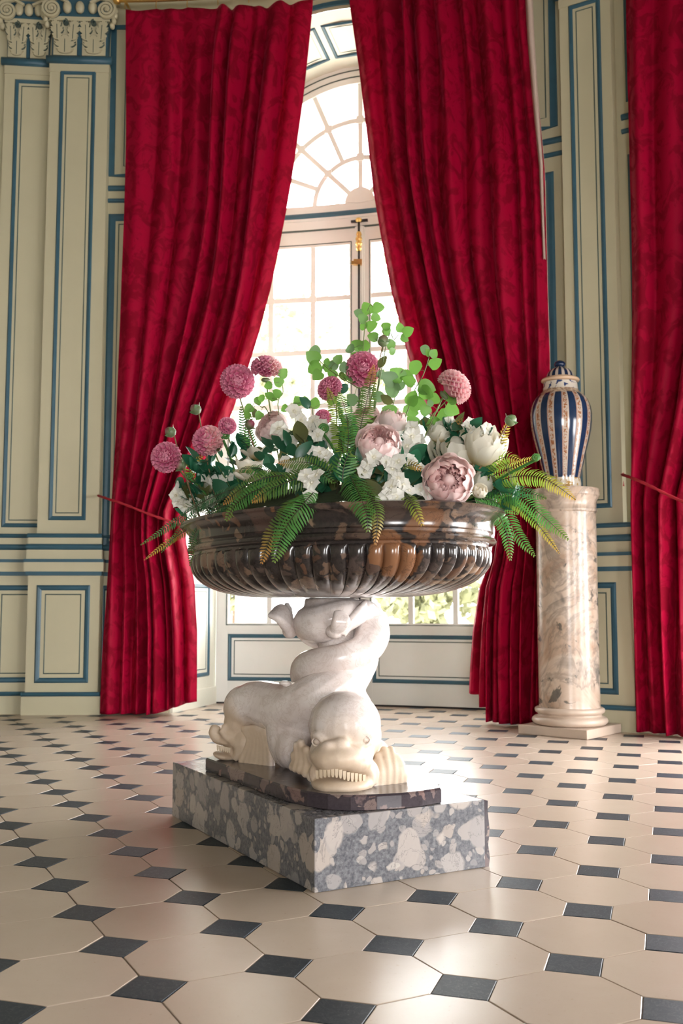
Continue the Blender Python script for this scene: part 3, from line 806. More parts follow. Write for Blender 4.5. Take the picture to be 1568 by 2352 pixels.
for i, a in enumerate((-67.5, -45, -22.5, 0, 22.5, 45, 67.5)):
    r0 = .12 if abs(a) in (0, 45) else .43
    t = math.radians(a); m = MB()
    m.bar2d([(r0*math.sin(t), ZC + .02 + r0*math.cos(t)), (1.14*math.sin(t), ZC + .02 + 1.14*math.cos(t))], .042, -.024, .020)
    parts.append(obj('fan_spoke', m, MAT['window_paint'], win))
    for r in ((.43, .785) if r0 < .2 else (.785,)):
        m = MB(); m.bar2d([(r*math.sin(t) - .034, ZC + .02 + r*math.cos(t)), (r*math.sin(t) + .034, ZC + .02 + r*math.cos(t))], .068, -.034, .0)
        parts.append(obj('spoke_boss', m, MAT['window_paint'], win))
def sector(r0, r1, a0, a1):
    g = MB(); P = arc(r0, a0, a1, 4) + arc(r1, a1, a0, 4)
    g.add([D(p[0], p[1], 0) for p in P], [tuple(range(len(P)))]); parts.append(obj('glass_pane', g, MAT['window_glass'], win, recalc=False))
for k in range(4): sector(.13, .43, -90 + 45*k, -45 + 45*k)
for k in range(8): sector(.43, .785, -90 + 22.5*k, -67.5 + 22.5*k); sector(.785, 1.135, -90 + 22.5*k, -67.5 + 22.5*k)
under(win, parts)

# outside: stone reveal of the facade, terrace, trees
eb = MB(); L = []
for d in (ND + .05, ND + .65):
    L.append([W(p[0]*R0/(R0+d), p[1] + .01, d) for p in outline(1.17)])
eb.loops(L, closed=False)
er = obj('trim_2', eb, MAT['outside_stone'], recalc=False); tag(er, 'outer stone reveal of the arched window', kind='structure')
gb = MB(); gb.add([(-60, 10.35, -.25), (60, 10.35, -.25), (60, 90, -.25), (-60, 90, -.25)], [(0, 1, 2, 3)])
gr = obj('terrace', gb, MAT['gravel'], recalc=False); tag(gr, 'pale gravel terrace outside the french window', kind='structure')
def tree(x, y, h, r, seed, label):
    rn = random.Random(seed)
    t = empty('garden_tree', (x, y, -.25)); tag(t, label, 'tree', 'garden trees beyond the window')
    b = MB(); b.tube([(0, 0, 0), (.1, 0, h*.3), (0, .1, h*.6), (.1, 0, h*.9)], [.22, .18, .12, .04], 8); obj('trunk', b, MAT['bark'], t, smooth=True)
    b = MB()
    clumps = [(Vector((rn.gauss(0, r*.45), rn.gauss(0, r*.45), h*.62 + rn.gauss(0, h*.17))), r*rn.uniform(.22, .42)) for _ in range(30)]
    for c, cr in clumps:
        for _ in range(130):
            d = Vector((rn.gauss(0, 1), rn.gauss(0, 1), rn.gauss(0, 1))).normalized()*cr*rn.uniform(.5, 1)
            p = c + d
            q = Quaternion((rn.gauss(0,1), rn.gauss(0,1), rn.gauss(0,1), rn.gauss(0,1))).normalized()
            s = rn.uniform(.09, .17)
            b.add([p + q @ Vector(v)*s for v in ((-1, 0, 0), (0, -.6, 0), (1, 0, .1), (0, .6, 0))], [(0, 1, 2, 3)])
    obj('foliage', b, MAT['tree_leaf'], t, recalc=False); tag(t.children[-1], kind='stuff')
tree(-2.4, 24, 12.0, 4.0, 1, 'pale blurred tree behind the upper left panes of the french window')
tree(.7, 30, 11.0, 3.4, 2, 'far blurred tree behind the middle panes beside the meeting stile')
tree(-3.2, 21, 3.6, 1.6, 3, 'low bush seen through the bottom left panes under the bowl')
tree(1.6, 20, 2.6, 1.3, 4, 'low bush seen through the bottom right panes under the bowl')

# ================================================================== CURTAINS
def edge(pts, d):
    Q = sorted([(z, s) for s, z in (winv(x, y, d) for x, y in pts)])
    zs = np.array([q[0] for q in Q]); ss = np.array([q[1] for q in Q])
    def f(z):
        if z <= zs[-1]: return float(np.interp(z, zs, ss))
        k = (ss[-1] - ss[-4]) / max(1e-3, zs[-1] - zs[-4])
        return float(ss[-1] + k*(z - zs[-1])*0.6)
    return f
def smooth(x): x = max(0, min(1, x)); return x*x*(3 - 2*x)
def curtain(name, label, left, right, folds, seed, tie, lift, ztop=5.885, swing=0.0, hooks=6, inner=1):
    """one drawn curtain: pleats run between its two measured edges and gather at the tie-back"""
    rn = random.Random(seed); d0 = -0.20
    fl, fr = edge(left, d0), edge(right, d0)
    root = empty(name, W(fl(0.1), 0, d0)); tag(root, label, 'curtain', 'crimson velvet curtains at the windows')
    NU, NV = 260, 150
    ph = [rn.uniform(0, 6.28) for _ in range(8)]; ws = [rn.uniform(.5, 1.6) for _ in range(folds)]
    cum = np.concatenate([[0], np.cumsum(ws)]); cum /= cum[-1]
    amp = [rn.uniform(.45, 1.35) for _ in range(folds + 1)]
    v = []; f = []; back = []
    for j in range(NV+1):
        tz = j/NV
        for i in range(NU+1):
            u = i/NU
            zb = lift(u); zt = ztop - 0.028*abs(math.sin(PI*hooks*u))
            z = zb + (zt - zb)*tz
            wob = 0.02*math.sin(ph[0] + z*1.1 + 3*u) + 0.012*math.sin(ph[1] + z*2.3 + 7*u)
            uu = min(1, max(0, u + wob*math.sin(PI*u)))
            k = min(folds-1, int(np.searchsorted(cum, uu, 'right') - 1)); k = max(k, 0)
            t = (uu - cum[k])/(cum[k+1] - cum[k])
            g = smooth(1 - abs(z - tie)/1.6)
            A = (0.080 + 0.030*g)*amp[k]
            if z > 5.4: A *= 0.45 + 0.55*smooth((5.9 - z)/.5)
            body = (0.5 - 0.5*math.cos(2*PI*t))**0.8
            sub = 0.35 + 0.65*g
            d = d0 + 0.06 - A*body*1.5 - sub*0.016*math.sin(ph[2] + 23*u + .5*z)*math.sin(ph[6] + 1.3*z + 4*u) - 0.006*math.sin(ph[3] + 61*u - 2*z)*sub
            d += 0.03*math.sin(ph[4] + 2.0*z + 5*u)
            edgef = u if inner == 1 else 1 - u
            if z < tie: d += swing*smooth((edgef - .45)/.55)*smooth((tie - z)/0.7)
            d -= 0.03*smooth(1 - abs(z - tie)/.25)*0
            s = fl(z) + (fr(z) - fl(z))*u
            s += 0.012*math.sin(ph[5] + 40*u + z)*math.sin(PI*u)
            v.append(W(s, z, d))
            if i % 2 == 0 and j % 2 == 0: back.append((s, z, d + .016 + (.01 if (u if inner == 1 else 1-u) > .9 else 0)))
    n = NU+1; n2 = NU//2 + 1
    for j in range(NV):
        for i in range(NU):
            a = j*n + i
            f.append((a, a+1, a+n+1, a+n))
    b = MB(); b.add(v, f)
    inv = Matrix.Translation(-root.location)
    me = b.mesh('curtain_panel', MAT['red_velvet'], smooth=True)
    o = obj('panel', me, None, root); o.matrix_parent_inverse = inv
    lb = MB(); lb.add([W(fl(z)*0 + s_, z, d_) for s_, z, d_ in back], [(a, a+1, a+n2+1, a+n2) for j in range(NV//2) for a in range(j*n2 + (0 if inner else NU//15), j*n2 + NU//2 - (NU//15 if inner else 0))])
    ln_ = obj('lining', lb.mesh('lining', MAT['lining'], True), None, root); ln_.matrix_parent_inverse = inv; tag(ln_, 'pale pink lining on the back of the curtain')
    sol = o.modifiers.new('thickness', 'SOLIDIFY'); sol.thickness = 0.008; sol.offset = 0
    for k in range(hooks+1):
        u = k/hooks; z = ztop
        s = fl(z) + (fr(z) - fl(z))*u
        h = MB(); h.tube([W(s, z - .015, d0 - .0), W(s, z + .03, d0 - .005), W(s + .006, z + .052, d0)], .004, 6)
        q = obj('hook', h, MAT['brass'], root); q.matrix_parent_inverse = inv
    return root, fl, fr
def lift_left(u): return 0.012 + 0.085*smooth((u - .55)/.45)
def lift_right(u):
    if u < .20: return 0.21 - 0.05*u
    if u < .26: return 0.12
    return 0.03 - 0.02*u
cl1, fl1, fr1 = curtain('velvet_curtain', 'crimson velvet curtain left of the arched window, tied back towards the pilaster',
    [(287,12),(284,300),(280,500),(274,740),(262,1000),(250,1160),(243,1300),(232,1500),(228,1637)],
    [(711,12),(690,220),(668,400),(655,480),(638,570),(618,660),(590,760),(560,850),(530,930),(495,1020),(455,1110),(422,1180),(419,1240),(436,1340),(442,1450),(441,1560),(440,1614)],
    8, 5, 1.72, lift_left, swing=0.12)
cl2, fl2, fr2 = curtain('velvet_curtain', 'crimson velvet curtain right of the arched window, hanging behind the marble column',
    [(800,0),(822,150),(836,280),(851,430),(869,540),(892,660),(930,800),(970,920),(1015,1020),(1070,1100),(1120,1165),(1130,1220),(1110,1290),(1085,1350),(1070,1450),(1064,1540),(1062,1614)],
    [(1212,0),(1216,80),(1230,250),(1243,380),(1252,600),(1258,800),(1258,1000),(1252,1150),(1250,1250),(1248,1400),(1246,1550),(1245,1668)],
    9, 9, 1.70, lift_right, swing=0.10, inner=0)
sl3 = lambda z: 0
edge3 = [(1433,0),(1440,250),(1443,600),(1443,900),(1447,1150),(1450,1300),(1452,1690)]
far3 = [(2000,0),(1985,250),(1930,600),(1800,900),(1680,1140),(1690,1300),(1720,1690)]
cl3, fl3, fr3 = curtain('velvet_curtain', 'crimson velvet curtain at the right edge of the view, right of the pilaster',
    edge3, far3, 7, 14, 1.75, lambda u: 0.012, swing=0.0)
# pale lining turned out along the outer edge of the right curtain
b = MB(); L = []
for k in range(25):
    z = 3.4 + (5.86 - 3.4)*k/24; s = fr2(z); w = .004 + .036*smooth((z - 3.4)/2.2)
    L.append([W(s - .02, z, -.20), W(s + w*.5, z, -.235), W(s + w, z, -.20)])
b.loops(L, closed=False)
o = obj('lining', b.mesh('lining', MAT['lining'], True), None, cl2); o.matrix_parent_inverse = Matrix.Translation(-cl2.location); tag(o, 'pale pink lining turned out along the outer edge')
so = o.modifiers.new('thickness', 'SOLIDIFY'); so.thickness = .004
# gilt curtain pole following the wall
pole = empty('curtain_pole', W(-1.8, 5.93, -.2)); tag(pole, 'gilt curtain pole bent along the wall above the left curtain', 'curtain pole')
b = MB(); b.tube([W(-1.85 + 3.7*k/40, 5.945, -.2) for k in range(41)], .018, 10); o = obj('pole', b, MAT['gilt'], pole, smooth=True); o.matrix_parent_inverse = Matrix.Translation(-pole.location)
for sg in (-1, 1):
    b = MB(); b.ball(W(sg*1.87, 5.945, -.2), .035, 12, 8); b.tube([W(sg*1.80, 5.945, -.2), W(sg*1.80, 5.97, 0.0)], .012, 8)
    o = obj('finial', b, MAT['gilt'], pole, smooth=True); o.matrix_parent_inverse = Matrix.Translation(-pole.location)
def tieback(label, hook, path, side):
    hs, hz = winv(*hook, -.05)
    t = empty('curtain_tieback', W(hs, hz, 0)); tag(t, label, 'tieback', 'red cords holding the curtains back'); inv = Matrix.Translation(-t.location)
    pts = [W(hs, hz, -.02), W(hs, hz, -.06)] + [W(*winv(x, y, dd), dd) for x, y, dd in path]
    b = MB(); P = catmull(pts, 6); b.tube(P, [.010 + .0015*math.sin(i*2.4) for i in range(len(P))], 8); o = obj('cord', b, MAT['red_cord'], t, smooth=True); o.matrix_parent_inverse = inv
    b = MB(); b.ball(W(hs, hz, -.07), (.022, .022, .024), 10, 8); o = obj('knot', b, MAT['red_cord'], t, smooth=True); o.matrix_parent_inverse = inv
    b = MB()
    for k in range(9):
        a = 2*PI*k/9; b.tube([W(hs, hz - .01, -.07), W(hs + .012*math.cos(a), hz - .035, -.07 - .012*math.sin(a)), W(hs + .02*math.cos(a), hz - .085, -.07 - .02*math.sin(a))], .0045, 5)
    o = obj('tassel', b, MAT['red_cord'], t); o.matrix_parent_inverse = inv
    b = MB(); b.tube([W(hs, hz, .01), W(hs, hz, -.08)], .007, 8); o = obj('hook', b, MAT['brass'], t); o.matrix_parent_inverse = inv
tieback('red cord tie-back round the left curtain, hooked beside the left pilaster', (224,1138), [(245,1145,-.36),(290,1160,-.42),(340,1180,-.42),(390,1197,-.38),(424,1203,-.25),(410,1203,-.10)], -1)
tieback('red cord tie-back round the curtain at the right edge of the view', (1427,1090), [(1446,1096,-.36),(1490,1115,-.44),(1540,1140,-.44),(1600,1165,-.44),(1660,1180,-.35),(1690,1185,-.15)], 1)

# ================================================================== MARBLE COLUMN AND VASE
pf, pl_, pr = onfloor(1360, 1700), onfloor(1187, 1684), onfloor(1420, 1686)
da = (pl_ - pf).normalized(); db = Vector((-da.y, da.x, 0)); db = db if db.y > 0 else -db
cc = aty(1303, 1400, 7.0); cc.z = 0
colm = empty('marble_column', cc); colm.rotation_euler = (0, 0, math.atan2(da.y, da.x))
tag(colm, 'veined beige marble column on a square plinth beside the right curtain', 'column')
b = MB(); b.box((0, 0, .0305), (.51, .51, .061)); o = obj('plinth', b, MAT['base_marble'], colm); bv = o.modifiers.new('bevel', 'BEVEL'); bv.width = .006; bv.segments = 2
b = MB()
b.lathe([(.20, .061), (.235, .063), (.250, .075), (.255, .090), (.250, .105), (.235, .116), (.222, .120), (.213, .126), (.212, .134), (.222, .139), (.232, .146), (.236, .157), (.232, .170), (.222, .177), (.208, .18)], 56)
obj('base', b, MAT['base_marble'], colm, smooth=True, sharp=50)
b = MB(); b.lathe([(.208, .18), (.2055, .20)] + [(.2055 - .000*k, .20 + (1.50 - .2)*k/12) for k in range(1, 13)], 56); obj('shaft', b, MAT['column_marble'], colm, smooth=True, sharp=50)
b = MB(); b.lathe([(.2055, 1.50), (.213, 1.505), (.216, 1.515), (.213, 1.525), (.208, 1.53), (.209, 1.56), (.214, 1.585), (.224, 1.605), (.226, 1.615), (.232, 1.62), (.232, 1.66), (.228, 1.667)], 56)
obj('capital', b, MAT['column_marble'], colm, smooth=True, sharp=50)
vb = aty(1291, 1113, 7.0)
vase = empty('lidded_vase', (vb.x, 7.0, 1.6675)); tag(vase, 'tall lidded vase in blue and white stripes standing on the marble column', 'vase')
prof_px = [(842, 100), (825, 107), (812, 108), (775, 104), (765, 107), (640, 137), (560, 158), (500, 171), (450, 177), (400, 178), (360, 172), (320, 156), (300, 140), (288, 127), (272, 110), (262, 103), (215, 97)]
Z = lambda y: (842 - y)/2.557*.00308
b = MB(); b.lathe([(w/2.557*.00305, Z(y)) for y, w in prof_px], 64); obj('body', b, MAT['striped_faience'], vase, smooth=True, sharp=60)
lid0 = Z(212)
b = MB(); b.lathe([(.118, 0), (.130, .004), (.134, .012), (.130, .022), (.105, .026), (.097, .034), (.094, .050), (.085, .070), (.068, .088), (.050, .098), (.036, .104), (.028, .112)], 56)
lid = obj('lid', b, MAT['lid_faience'], vase, smooth=True, sharp=60, loc=(0, 0, lid0))
b = MB(); b.lathe([(.028, 0), (.037, .010), (.040, .022), (.034, .036), (.018, .046), (.006, .050)], 32); obj('knob', b, MAT['blue_glaze'], lid, smooth=True, loc=(0, 0, .108))

# ================================================================== STONE BLOCK
F_, R_, L_ = onfloor(722, 2052), onfloor(1128, 1990), onfloor(412, 1872)
U = (R_ - F_).normalized(); V = (L_ - F_).normalized()
V = (V - U*V.dot(U)).normalized()
LU, LV, BH = (R_ - F_).length, (L_ - F_).length, 0.219
C0 = F_ + U*LU/2 + V*LV/2
ANG = math.atan2(U.y, U.x)
blk = empty('stone_block', (C0.x, C0.y, 0)); blk.rotation_euler = (0, 0, ANG)
tag(blk, 'large rectangular block of grey breccia marble under the dolphin sculpture', 'plinth')
b = MB(); b.box((-.012, 0, BH/2), (LU - .024, LV, BH)); o = obj('block_body', b, MAT['block_marble'], blk); bv = o.modifiers.new('bevel', 'BEVEL'); bv.width = .0035; bv.segments = 2
b = MB(); rn = random.Random(4)
pro = [(LU/2 - .024, 0), (LU/2 - .006, .0), (LU/2 - .003, .03), (LU/2 - .008, .07), (LU/2 - .001, .12), (LU/2 - .010, .18), (LU/2 - .012, BH - .004), (LU/2 - .024, BH - .001)]
b.loops([[(x + rn.uniform(-.003, .003)*(0 < i < 7), y, z) for i, (x, z) in enumerate(pro)] for y in (-LV/2 + .002, -LV/4, 0, LV/4, LV/2 - .002)], True, True, True)
o = obj('broken_edge', b, MAT['slab_marble'], blk, recalc=True); tag(o, 'dark broken edge of the block')

# ================================================================== DOLPHIN SCULPTURE
sculpt = empty('dolphin_sculpture', (C0.x, C0.y, BH)); SIM = Matrix.Translation(-sculpt.location)
tag(sculpt, 'white marble sculpture of two entwined dolphins holding up the fluted bowl', 'sculpture')
def sobj(name, me, mat, parent=None, **kw):
    o = obj(name, me, mat, parent or sculpt, **kw)
    if parent is None: o.matrix_parent_inverse = SIM
    return o
def loc(u, v, z): p = C0 + U*u + V*v; return Vector((p.x, p.y, z))
out = [(-.292, .37), (-.295, .1), (-.295, -.15), (-.288, -.36), (-.268, -.47), (-.235, -.55), (-.18, -.60), (-.10, -.628), (-.02, -.645), (.06, -.645), (.145, -.627), (.255, -.42), (.262, -.1), (.262, .2), (.20, .48), (.05, .54), (-.12, .52)]
SH = .050
b = MB()
for (z0, z1, k0, k1) in ((BH + .0005, BH + .003, .994, 1), (BH + .003, BH + SH - .004, 1, 1), (BH + SH - .004, BH + SH, 1, .99)):
    pass
b.loops([[loc(p[0]*k, p[1]*k, z) for p in out] for z, k in ((BH + .001, .994), (BH + .004, 1), (BH + SH - .006, 1), (BH + SH, .988))], True, True, True)
sobj('base_slab', b, MAT['slab_marble']); sculpt.children[-1]['label'] = 'dark polished marble slab with a bowed end'
ZS = BH + SH
def sp_(cx, cy, Y):
    """point of the sculpture: crop pixels of the photograph's statue at depth Y"""
    return aty(450 + cx/3.0154, 1340 + cy/3.0154, Y)
def body_tube(b, P, n=14, seg=7):
    Q = catmull([Vector((*p[0], 0)).to_3d() if False else Vector(p[0]) for p in P], seg)
    rr = np.interp(np.linspace(0, len(P)-1, len(Q)), range(len(P)), [p[1] for p in P])
    b.tube(Q, list(rr), n)
    b.ball(Q[0], rr[0], 12, 8); b.ball(Q[-1], rr[-1], 12, 8)
def Rz(a): return Matrix.Rotation(a, 3, 'Z')
def rot_of(x, y, z): return Euler((x, y, z)).to_matrix()
weathered('statue_marble', [(sp_(1000, 1330, 3.38), .09, .20), (sp_(1340, 1270, 3.50), .07, .14), (sp_(735, 1220, 3.5), .05, .10), (sp_(210, 1110, 4.0), .11, .19), (sp_(420, 1160, 3.92), .08, .14)])
# --- nearer dolphin: head facing the viewer, body rising behind and coiling to the left, across the front and up the right
A = MB()
hd = sp_(1035, 975, 3.50)
A.ball(hd, (.122, .135, .112), 20, 14)
A.ball(sp_(960, 1020, 3.50), (.085, .10, .105), 16, 12)
A.ball(sp_(1100, 1050, 3.50), (.092, .10, .10), 16, 12)
A.ball(sp_(985, 1200, 3.40), (.095, .090, .048), 20, 12)            # upper jaw
A.ball(sp_(930, 1205, 3.395), (.062, .080, .050), 16, 12)
A.ball(sp_(1085, 1235, 3.405), (.066, .075, .040), 16, 12)
A.ball(sp_(985, 1130, 3.43), (.062, .07, .045), 16, 10)             # bridge of the snout
A.ball(sp_(1110, 1180, 3.45), (.060, .075, .05), 14, 10)
A.ball(sp_(870, 1190, 3.46), (.045, .07, .055), 14, 10)
A.ball(sp_(1000, 1310, 3.475), (.112, .095, .06), 16, 10)            # inner mouth and throat
A.ball(sp_(1005, 1392, 3.405), (.100, .092, .030), 20, 10)            # lower jaw
A.ball(sp_(935, 1395, 3.405), (.058, .085, .030), 16, 10)
A.ball(sp_(1110, 1380, 3.42), (.060, .07, .032), 14, 10)
A.tube(catmull([sp_(1150, 1270, 3.385), sp_(1195, 1300, 3.40), sp_(1200, 1355, 3.41), sp_(1160, 1400, 3.41)], 5), .019, 8)      # fold at the corner of the mouth
A.tube(catmull([sp_(1215, 1250, 3.42), sp_(1240, 1310, 3.43), sp_(1225, 1390, 3.43)], 5), .016, 8)
A.tube(catmull([sp_(835, 1260, 3.41), sp_(812, 1310, 3.42), sp_(825, 1370, 3.42)], 5), .016, 8)
A.ball(Vector((.03, 3.62, ZS + .07)), (.15, .13, .085), 16, 10)
for cx, cy, r in ((925, 1122, .030), (1005, 1105, .030)): A.ball(sp_(cx, cy, 3.362), (r, r*.8, r*.6), 10, 8)       # nostril swellings
A.tube(catmull([sp_(1095, 1120, 3.395), sp_(1110, 1060, 3.395), sp_(1165, 1025, 3.40), sp_(1220, 1060, 3.42)], 5), .013, 8)   # brow
A.tube(catmull([sp_(1120, 1130, 3.39), sp_(1170, 1120, 3.40), sp_(1215, 1090, 3.42)], 5), .009, 8)
A.tube(catmull([sp_(890, 1110, 3.39), sp_(850, 1060, 3.40), sp_(812, 1055, 3.42)], 5), .011, 8)
body_tube(A, [(Vector((.0, 3.58, .45)), .112), (Vector((.0, 3.74, .44)), .125), (Vector((-.03, 3.90, .47)), .115), (Vector((-.09, 3.96, .545)), .085), (Vector((-.125, 3.885, .615)), .072), (Vector((-.09, 3.79, .648)), .061), (Vector((.0, 3.75, .672)), .055),
              (Vector((.08, 3.785, .70)), .060), (Vector((.115, 3.86, .755)), .070), (Vector((.095, 3.93, .815)), .070), (Vector((.03, 3.98, .825)), .062), (Vector((-.05, 3.97, .84)), .05)])
A.ball(sp_(1150, 205, 3.88), (.058, .07, .055), 14, 10)
def finish(name, b, mat, vox, it=4, par=None):
    o = sobj(name, b.mesh(name, mat, True), None, par)
    r = o.modifiers.new('merge', 'REMESH'); r.mode = 'VOXEL'; r.voxel_size = vox; r.use_smooth_shade = True
    s = o.modifiers.new('soften', 'SMOOTH'); s.factor = .5; s.iterations = it
    return o
SM = MAT['statue_marble']
dA = finish('dolphin', A, SM, .0055, 6); tag(dA, 'front dolphin facing the viewer with bared teeth')
# --- farther dolphin: head to the left, trunk sweeping across to the right and round behind
B = MB()
body_tube(B, [(sp_(345, 870, 4.02), .090), (sp_(430, 830, 3.97), .088), (sp_(560, 860, 3.90), .095), (sp_(700, 880, 3.82), .105), (sp_(850, 800, 3.77), .100), (sp_(1000, 690, 3.78), .085), (sp_(1090, 610, 3.85), .075), (Vector((.075, 3.94, .685)), .068), (Vector((.0, 3.985, .73)), .066),
              (Vector((-.085, 3.955, .765)), .07), (Vector((-.115, 3.88, .795)), .072), (Vector((-.075, 3.81, .80)), .074), (Vector((0, 3.80, .825)), .068), (Vector((.06, 3.83, .84)), .048)])
B.ball(sp_(640, 1010, 3.84), (.085, .10, .145), 16, 12)               # breast
B.ball(sp_(680, 1120, 3.80), (.075, .10, .09), 16, 12)
B.ball(sp_(1070, 720, 3.84), (.058, .09, .12), 14, 10)
B.ball(Vector((.03, 3.84, .42)), (.10, .12, .16), 14, 10)
B.ball(sp_(335, 850, 4.02), (.082, .09, .082), 16, 12)
B.ball(sp_(300, 960, 4.03), (.062, .08, .06), 14, 10)
B.lathe([(.05, 0), (.105, .01), (.112, .06), (.105, .108), (.06, .109)], 24, (-.035, 3.89, .785))   # block under the bowl
B.tube([Vector((-.02, 3.88, .30)), Vector((-.02, 3.88, .86))], .07, 16)
B.ball(sp_(265, 1045, 4.03), (.055, .07, .042), 14, 10)
B.ball(sp_(205, 1085, 4.03), (.045, .06, .022), 14, 10, rot_of(0, .25, 0))                 # upper jaw
B.tube(catmull([sp_(215, 1085, 4.0), sp_(165, 1085, 4.0), sp_(130, 1060, 4.0), sp_(114, 1020, 4.0), sp_(135, 995, 4.0), sp_(160, 1010, 4.0)], 5), [.020]*10 + [.018]*5 + [.015]*5 + [.011]*6, 10)
B.tube(catmull([sp_(245, 1095, 3.975), sp_(195, 1050, 3.975), sp_(172, 1015, 3.98)], 5), .013, 8)
B.tube(catmull([sp_(230, 1010, 3.98), sp_(200, 985, 3.98), sp_(190, 1010, 3.975)], 5), .011, 8)
B.ball(sp_(195, 1192, 4.02), (.046, .06, .016), 14, 8, rot_of(0, .2, 0))                   # lower jaw
B.ball(sp_(270, 1150, 4.05), (.045, .06, .05), 14, 10)
B.tube(catmull([sp_(245, 1095, 3.97), sp_(285, 1120, 3.96), sp_(295, 1170, 3.96), sp_(262, 1215, 3.97)], 5), .016, 8)
B.ball(sp_(575, 1150, 3.96), (.05, .04, .085), 14, 10)
B.ball(sp_(345, 1110, 4.0), (.055, .07, .07), 14, 10)
dB = finish('dolphin', B, SM, .0055, 5); tag(dB, 'rear dolphin with its head turned to the left')
def frill(ribs, r, name, label, lobe=None, it=2):
    """fan-shaped fin of ridges grown together"""
    f = MB()
    for pts in ribs:
        C_ = catmull(pts, 6); f.tube(C_, r, 8); f.ball(C_[0], r, 8, 6); f.ball(C_[-1], r, 8, 6)
    if lobe: f.ball(*lobe, 14, 10)
    o = finish(name, f, SM, .0048, it); tag(o, label)
frill([[sp_(335 + 24*k, 1008 - 3*k + 4*max(0, k-4), 3.955 - .012*k), sp_(372 + 23*k, 1085 + 4*k, 3.935 - .012*k), sp_(318 + 34*k, 1232 + 7*k, 3.945 - .014*k)] for k in range(7)], .0155, 'gill_fin', 'ribbed gill fin of the rear dolphin', (sp_(420, 1170, 3.96), (.075, .03, .06)))
Tp = [(1222, 1250), (1258, 1195), (1302, 1155), (1348, 1152), (1390, 1200), (1420, 1262)]
Bt = [(1225, 1405), (1272, 1400), (1320, 1392), (1365, 1384), (1404, 1374), (1436, 1362)]
frill([[sp_(*Tp[k], 3.47 + .012*k), sp_((Tp[k][0] + Bt[k][0])/2 + 12, (Tp[k][1] + Bt[k][1])/2, 3.445 + .012*k), sp_(*Bt[k], 3.44 + .013*k)] for k in range(6)], .0148, 'ear_fin', 'ribbed ear fin on the right of the front head', (sp_(1315, 1290, 3.50), (.07, .03, .065)))
Tp = [(795, 1190), (765, 1150), (728, 1105), (698, 1120), (680, 1190)]; Bt = [(795, 1345), (758, 1318), (722, 1296), (690, 1284), (668, 1272)]
frill([[sp_(*Tp[k], 3.47 + .015*k), sp_((Tp[k][0] + Bt[k][0])/2 + 14, (Tp[k][1] + Bt[k][1])/2, 3.475 + .015*k), sp_(*Bt[k], 3.46 + .02*k)] for k in range(5)], .0150, 'ear_fin', 'ribbed ear fin on the left of the front head')
def tooth_mesh(w, h):
    t = MB(); t.loops([[(x*w*k, y*w*.8*k, z) for x, y in ((-.5, -.5), (.5, -.5), (.5, .5), (-.5, .5))] for z, k in ((.004, 1.0), (-h*.6, .85), (-h, .5))], True, True, True); return clean(t.mesh('tooth', MAT['tooth_stone']))
tm = tooth_mesh(.0115, .024)
for k in range(13):
    u = k/12; x = 842 + 318*u
    y = 1302 - 16*math.sin(PI*min(1, u*1.5)) + 30*u*u
    Y = 3.405 - .083*math.sqrt(max(0, 1 - ((x - 990)/205)**2)) + .012
    p = sp_(x, y, Y); q = place('tooth', tm, dA, Matrix.LocRotScale(p, Euler((0, 0, (u-.5)*1.2)), (1.0, 1, 1.0)))
tm2 = tooth_mesh(.008, .017)
for k in range(7):
    place('tooth', tm2, dB, Matrix.LocRotScale(sp_(150 + 82*k/6, 1128 + 16*k/6, 3.985), None, None))
def eye(c, r, parent):
    e = MB(); e.ball(c, (r, r*.7, r), 12, 8); e.tube([Vector(c) + Vector((r*1.5*math.cos(2*PI*k/16), -r*.35, r*1.2*math.sin(2*PI*k/16))) for k in range(17)], r*.28, 6)
    o = obj('eye', e, SM, parent, smooth=True)
eye(sp_(1165, 1082, 3.40), .012, dA); eye(sp_(838, 1095, 3.42), .011, dA)
# scroll tail fans: one at the left of the knot, one in front on the right
def fan(root_, dirs, name, label):
    f = MB(); f.ball(root_, .03, 12, 8)
    for tip, bend in dirs:
        P = catmull([root_, bend, tip], 6)
        f.tube(P, list(np.linspace(.024, .0115, len(P))), 8); f.ball(tip, .012, 8, 6)
    o = finish(name, f, SM, .005, 2); tag(o, label)
r0 = sp_(650, 330, 3.88)
fan(r0, [(sp_(516 + 9*k, 222 - 11*k, 3.82 + .012*k), sp_(578 + 7*k, 250 - 18*k, 3.81 + .014*k)) for k in range(5)] + [(sp_(630, 150, 3.9), sp_(632, 230, 3.88)), (sp_(645, 175, 3.9), sp_(645, 240, 3.88))], 'tail_fin', 'fan-shaped tail fin at the left of the knot')
r1 = sp_(960, 330, 3.74)
fan(r1, [(sp_(972 + 17*k, 206 - 5*k + 3*k*k, 3.705), sp_(968 + 17*k, 275, 3.695)) for k in range(5)], 'tail_fin', 'scrolled tail fin in front on the right')
f = MB(); f.ball(sp_(960, 330, 3.745), (.036, .036, .03), 12, 8); f.tube(catmull([sp_(1000, 340, 3.74), sp_(1080, 250, 3.745), sp_(1150, 160, 3.775), sp_(1170, 130, 3.80)], 6), list(np.linspace(.026, .010, 19)), 8)
o = finish('tail_stem', f, SM, .005, 2)
# dorsal ridge in the saddle
f = MB()
for k in range(5): f.ball(sp_(615 + 22*k, 690 + 14*k, 3.80 - .0*k), (.022, .02, .009), 10, 6)
sobj('dorsal_ridge', f, SM, smooth=True)

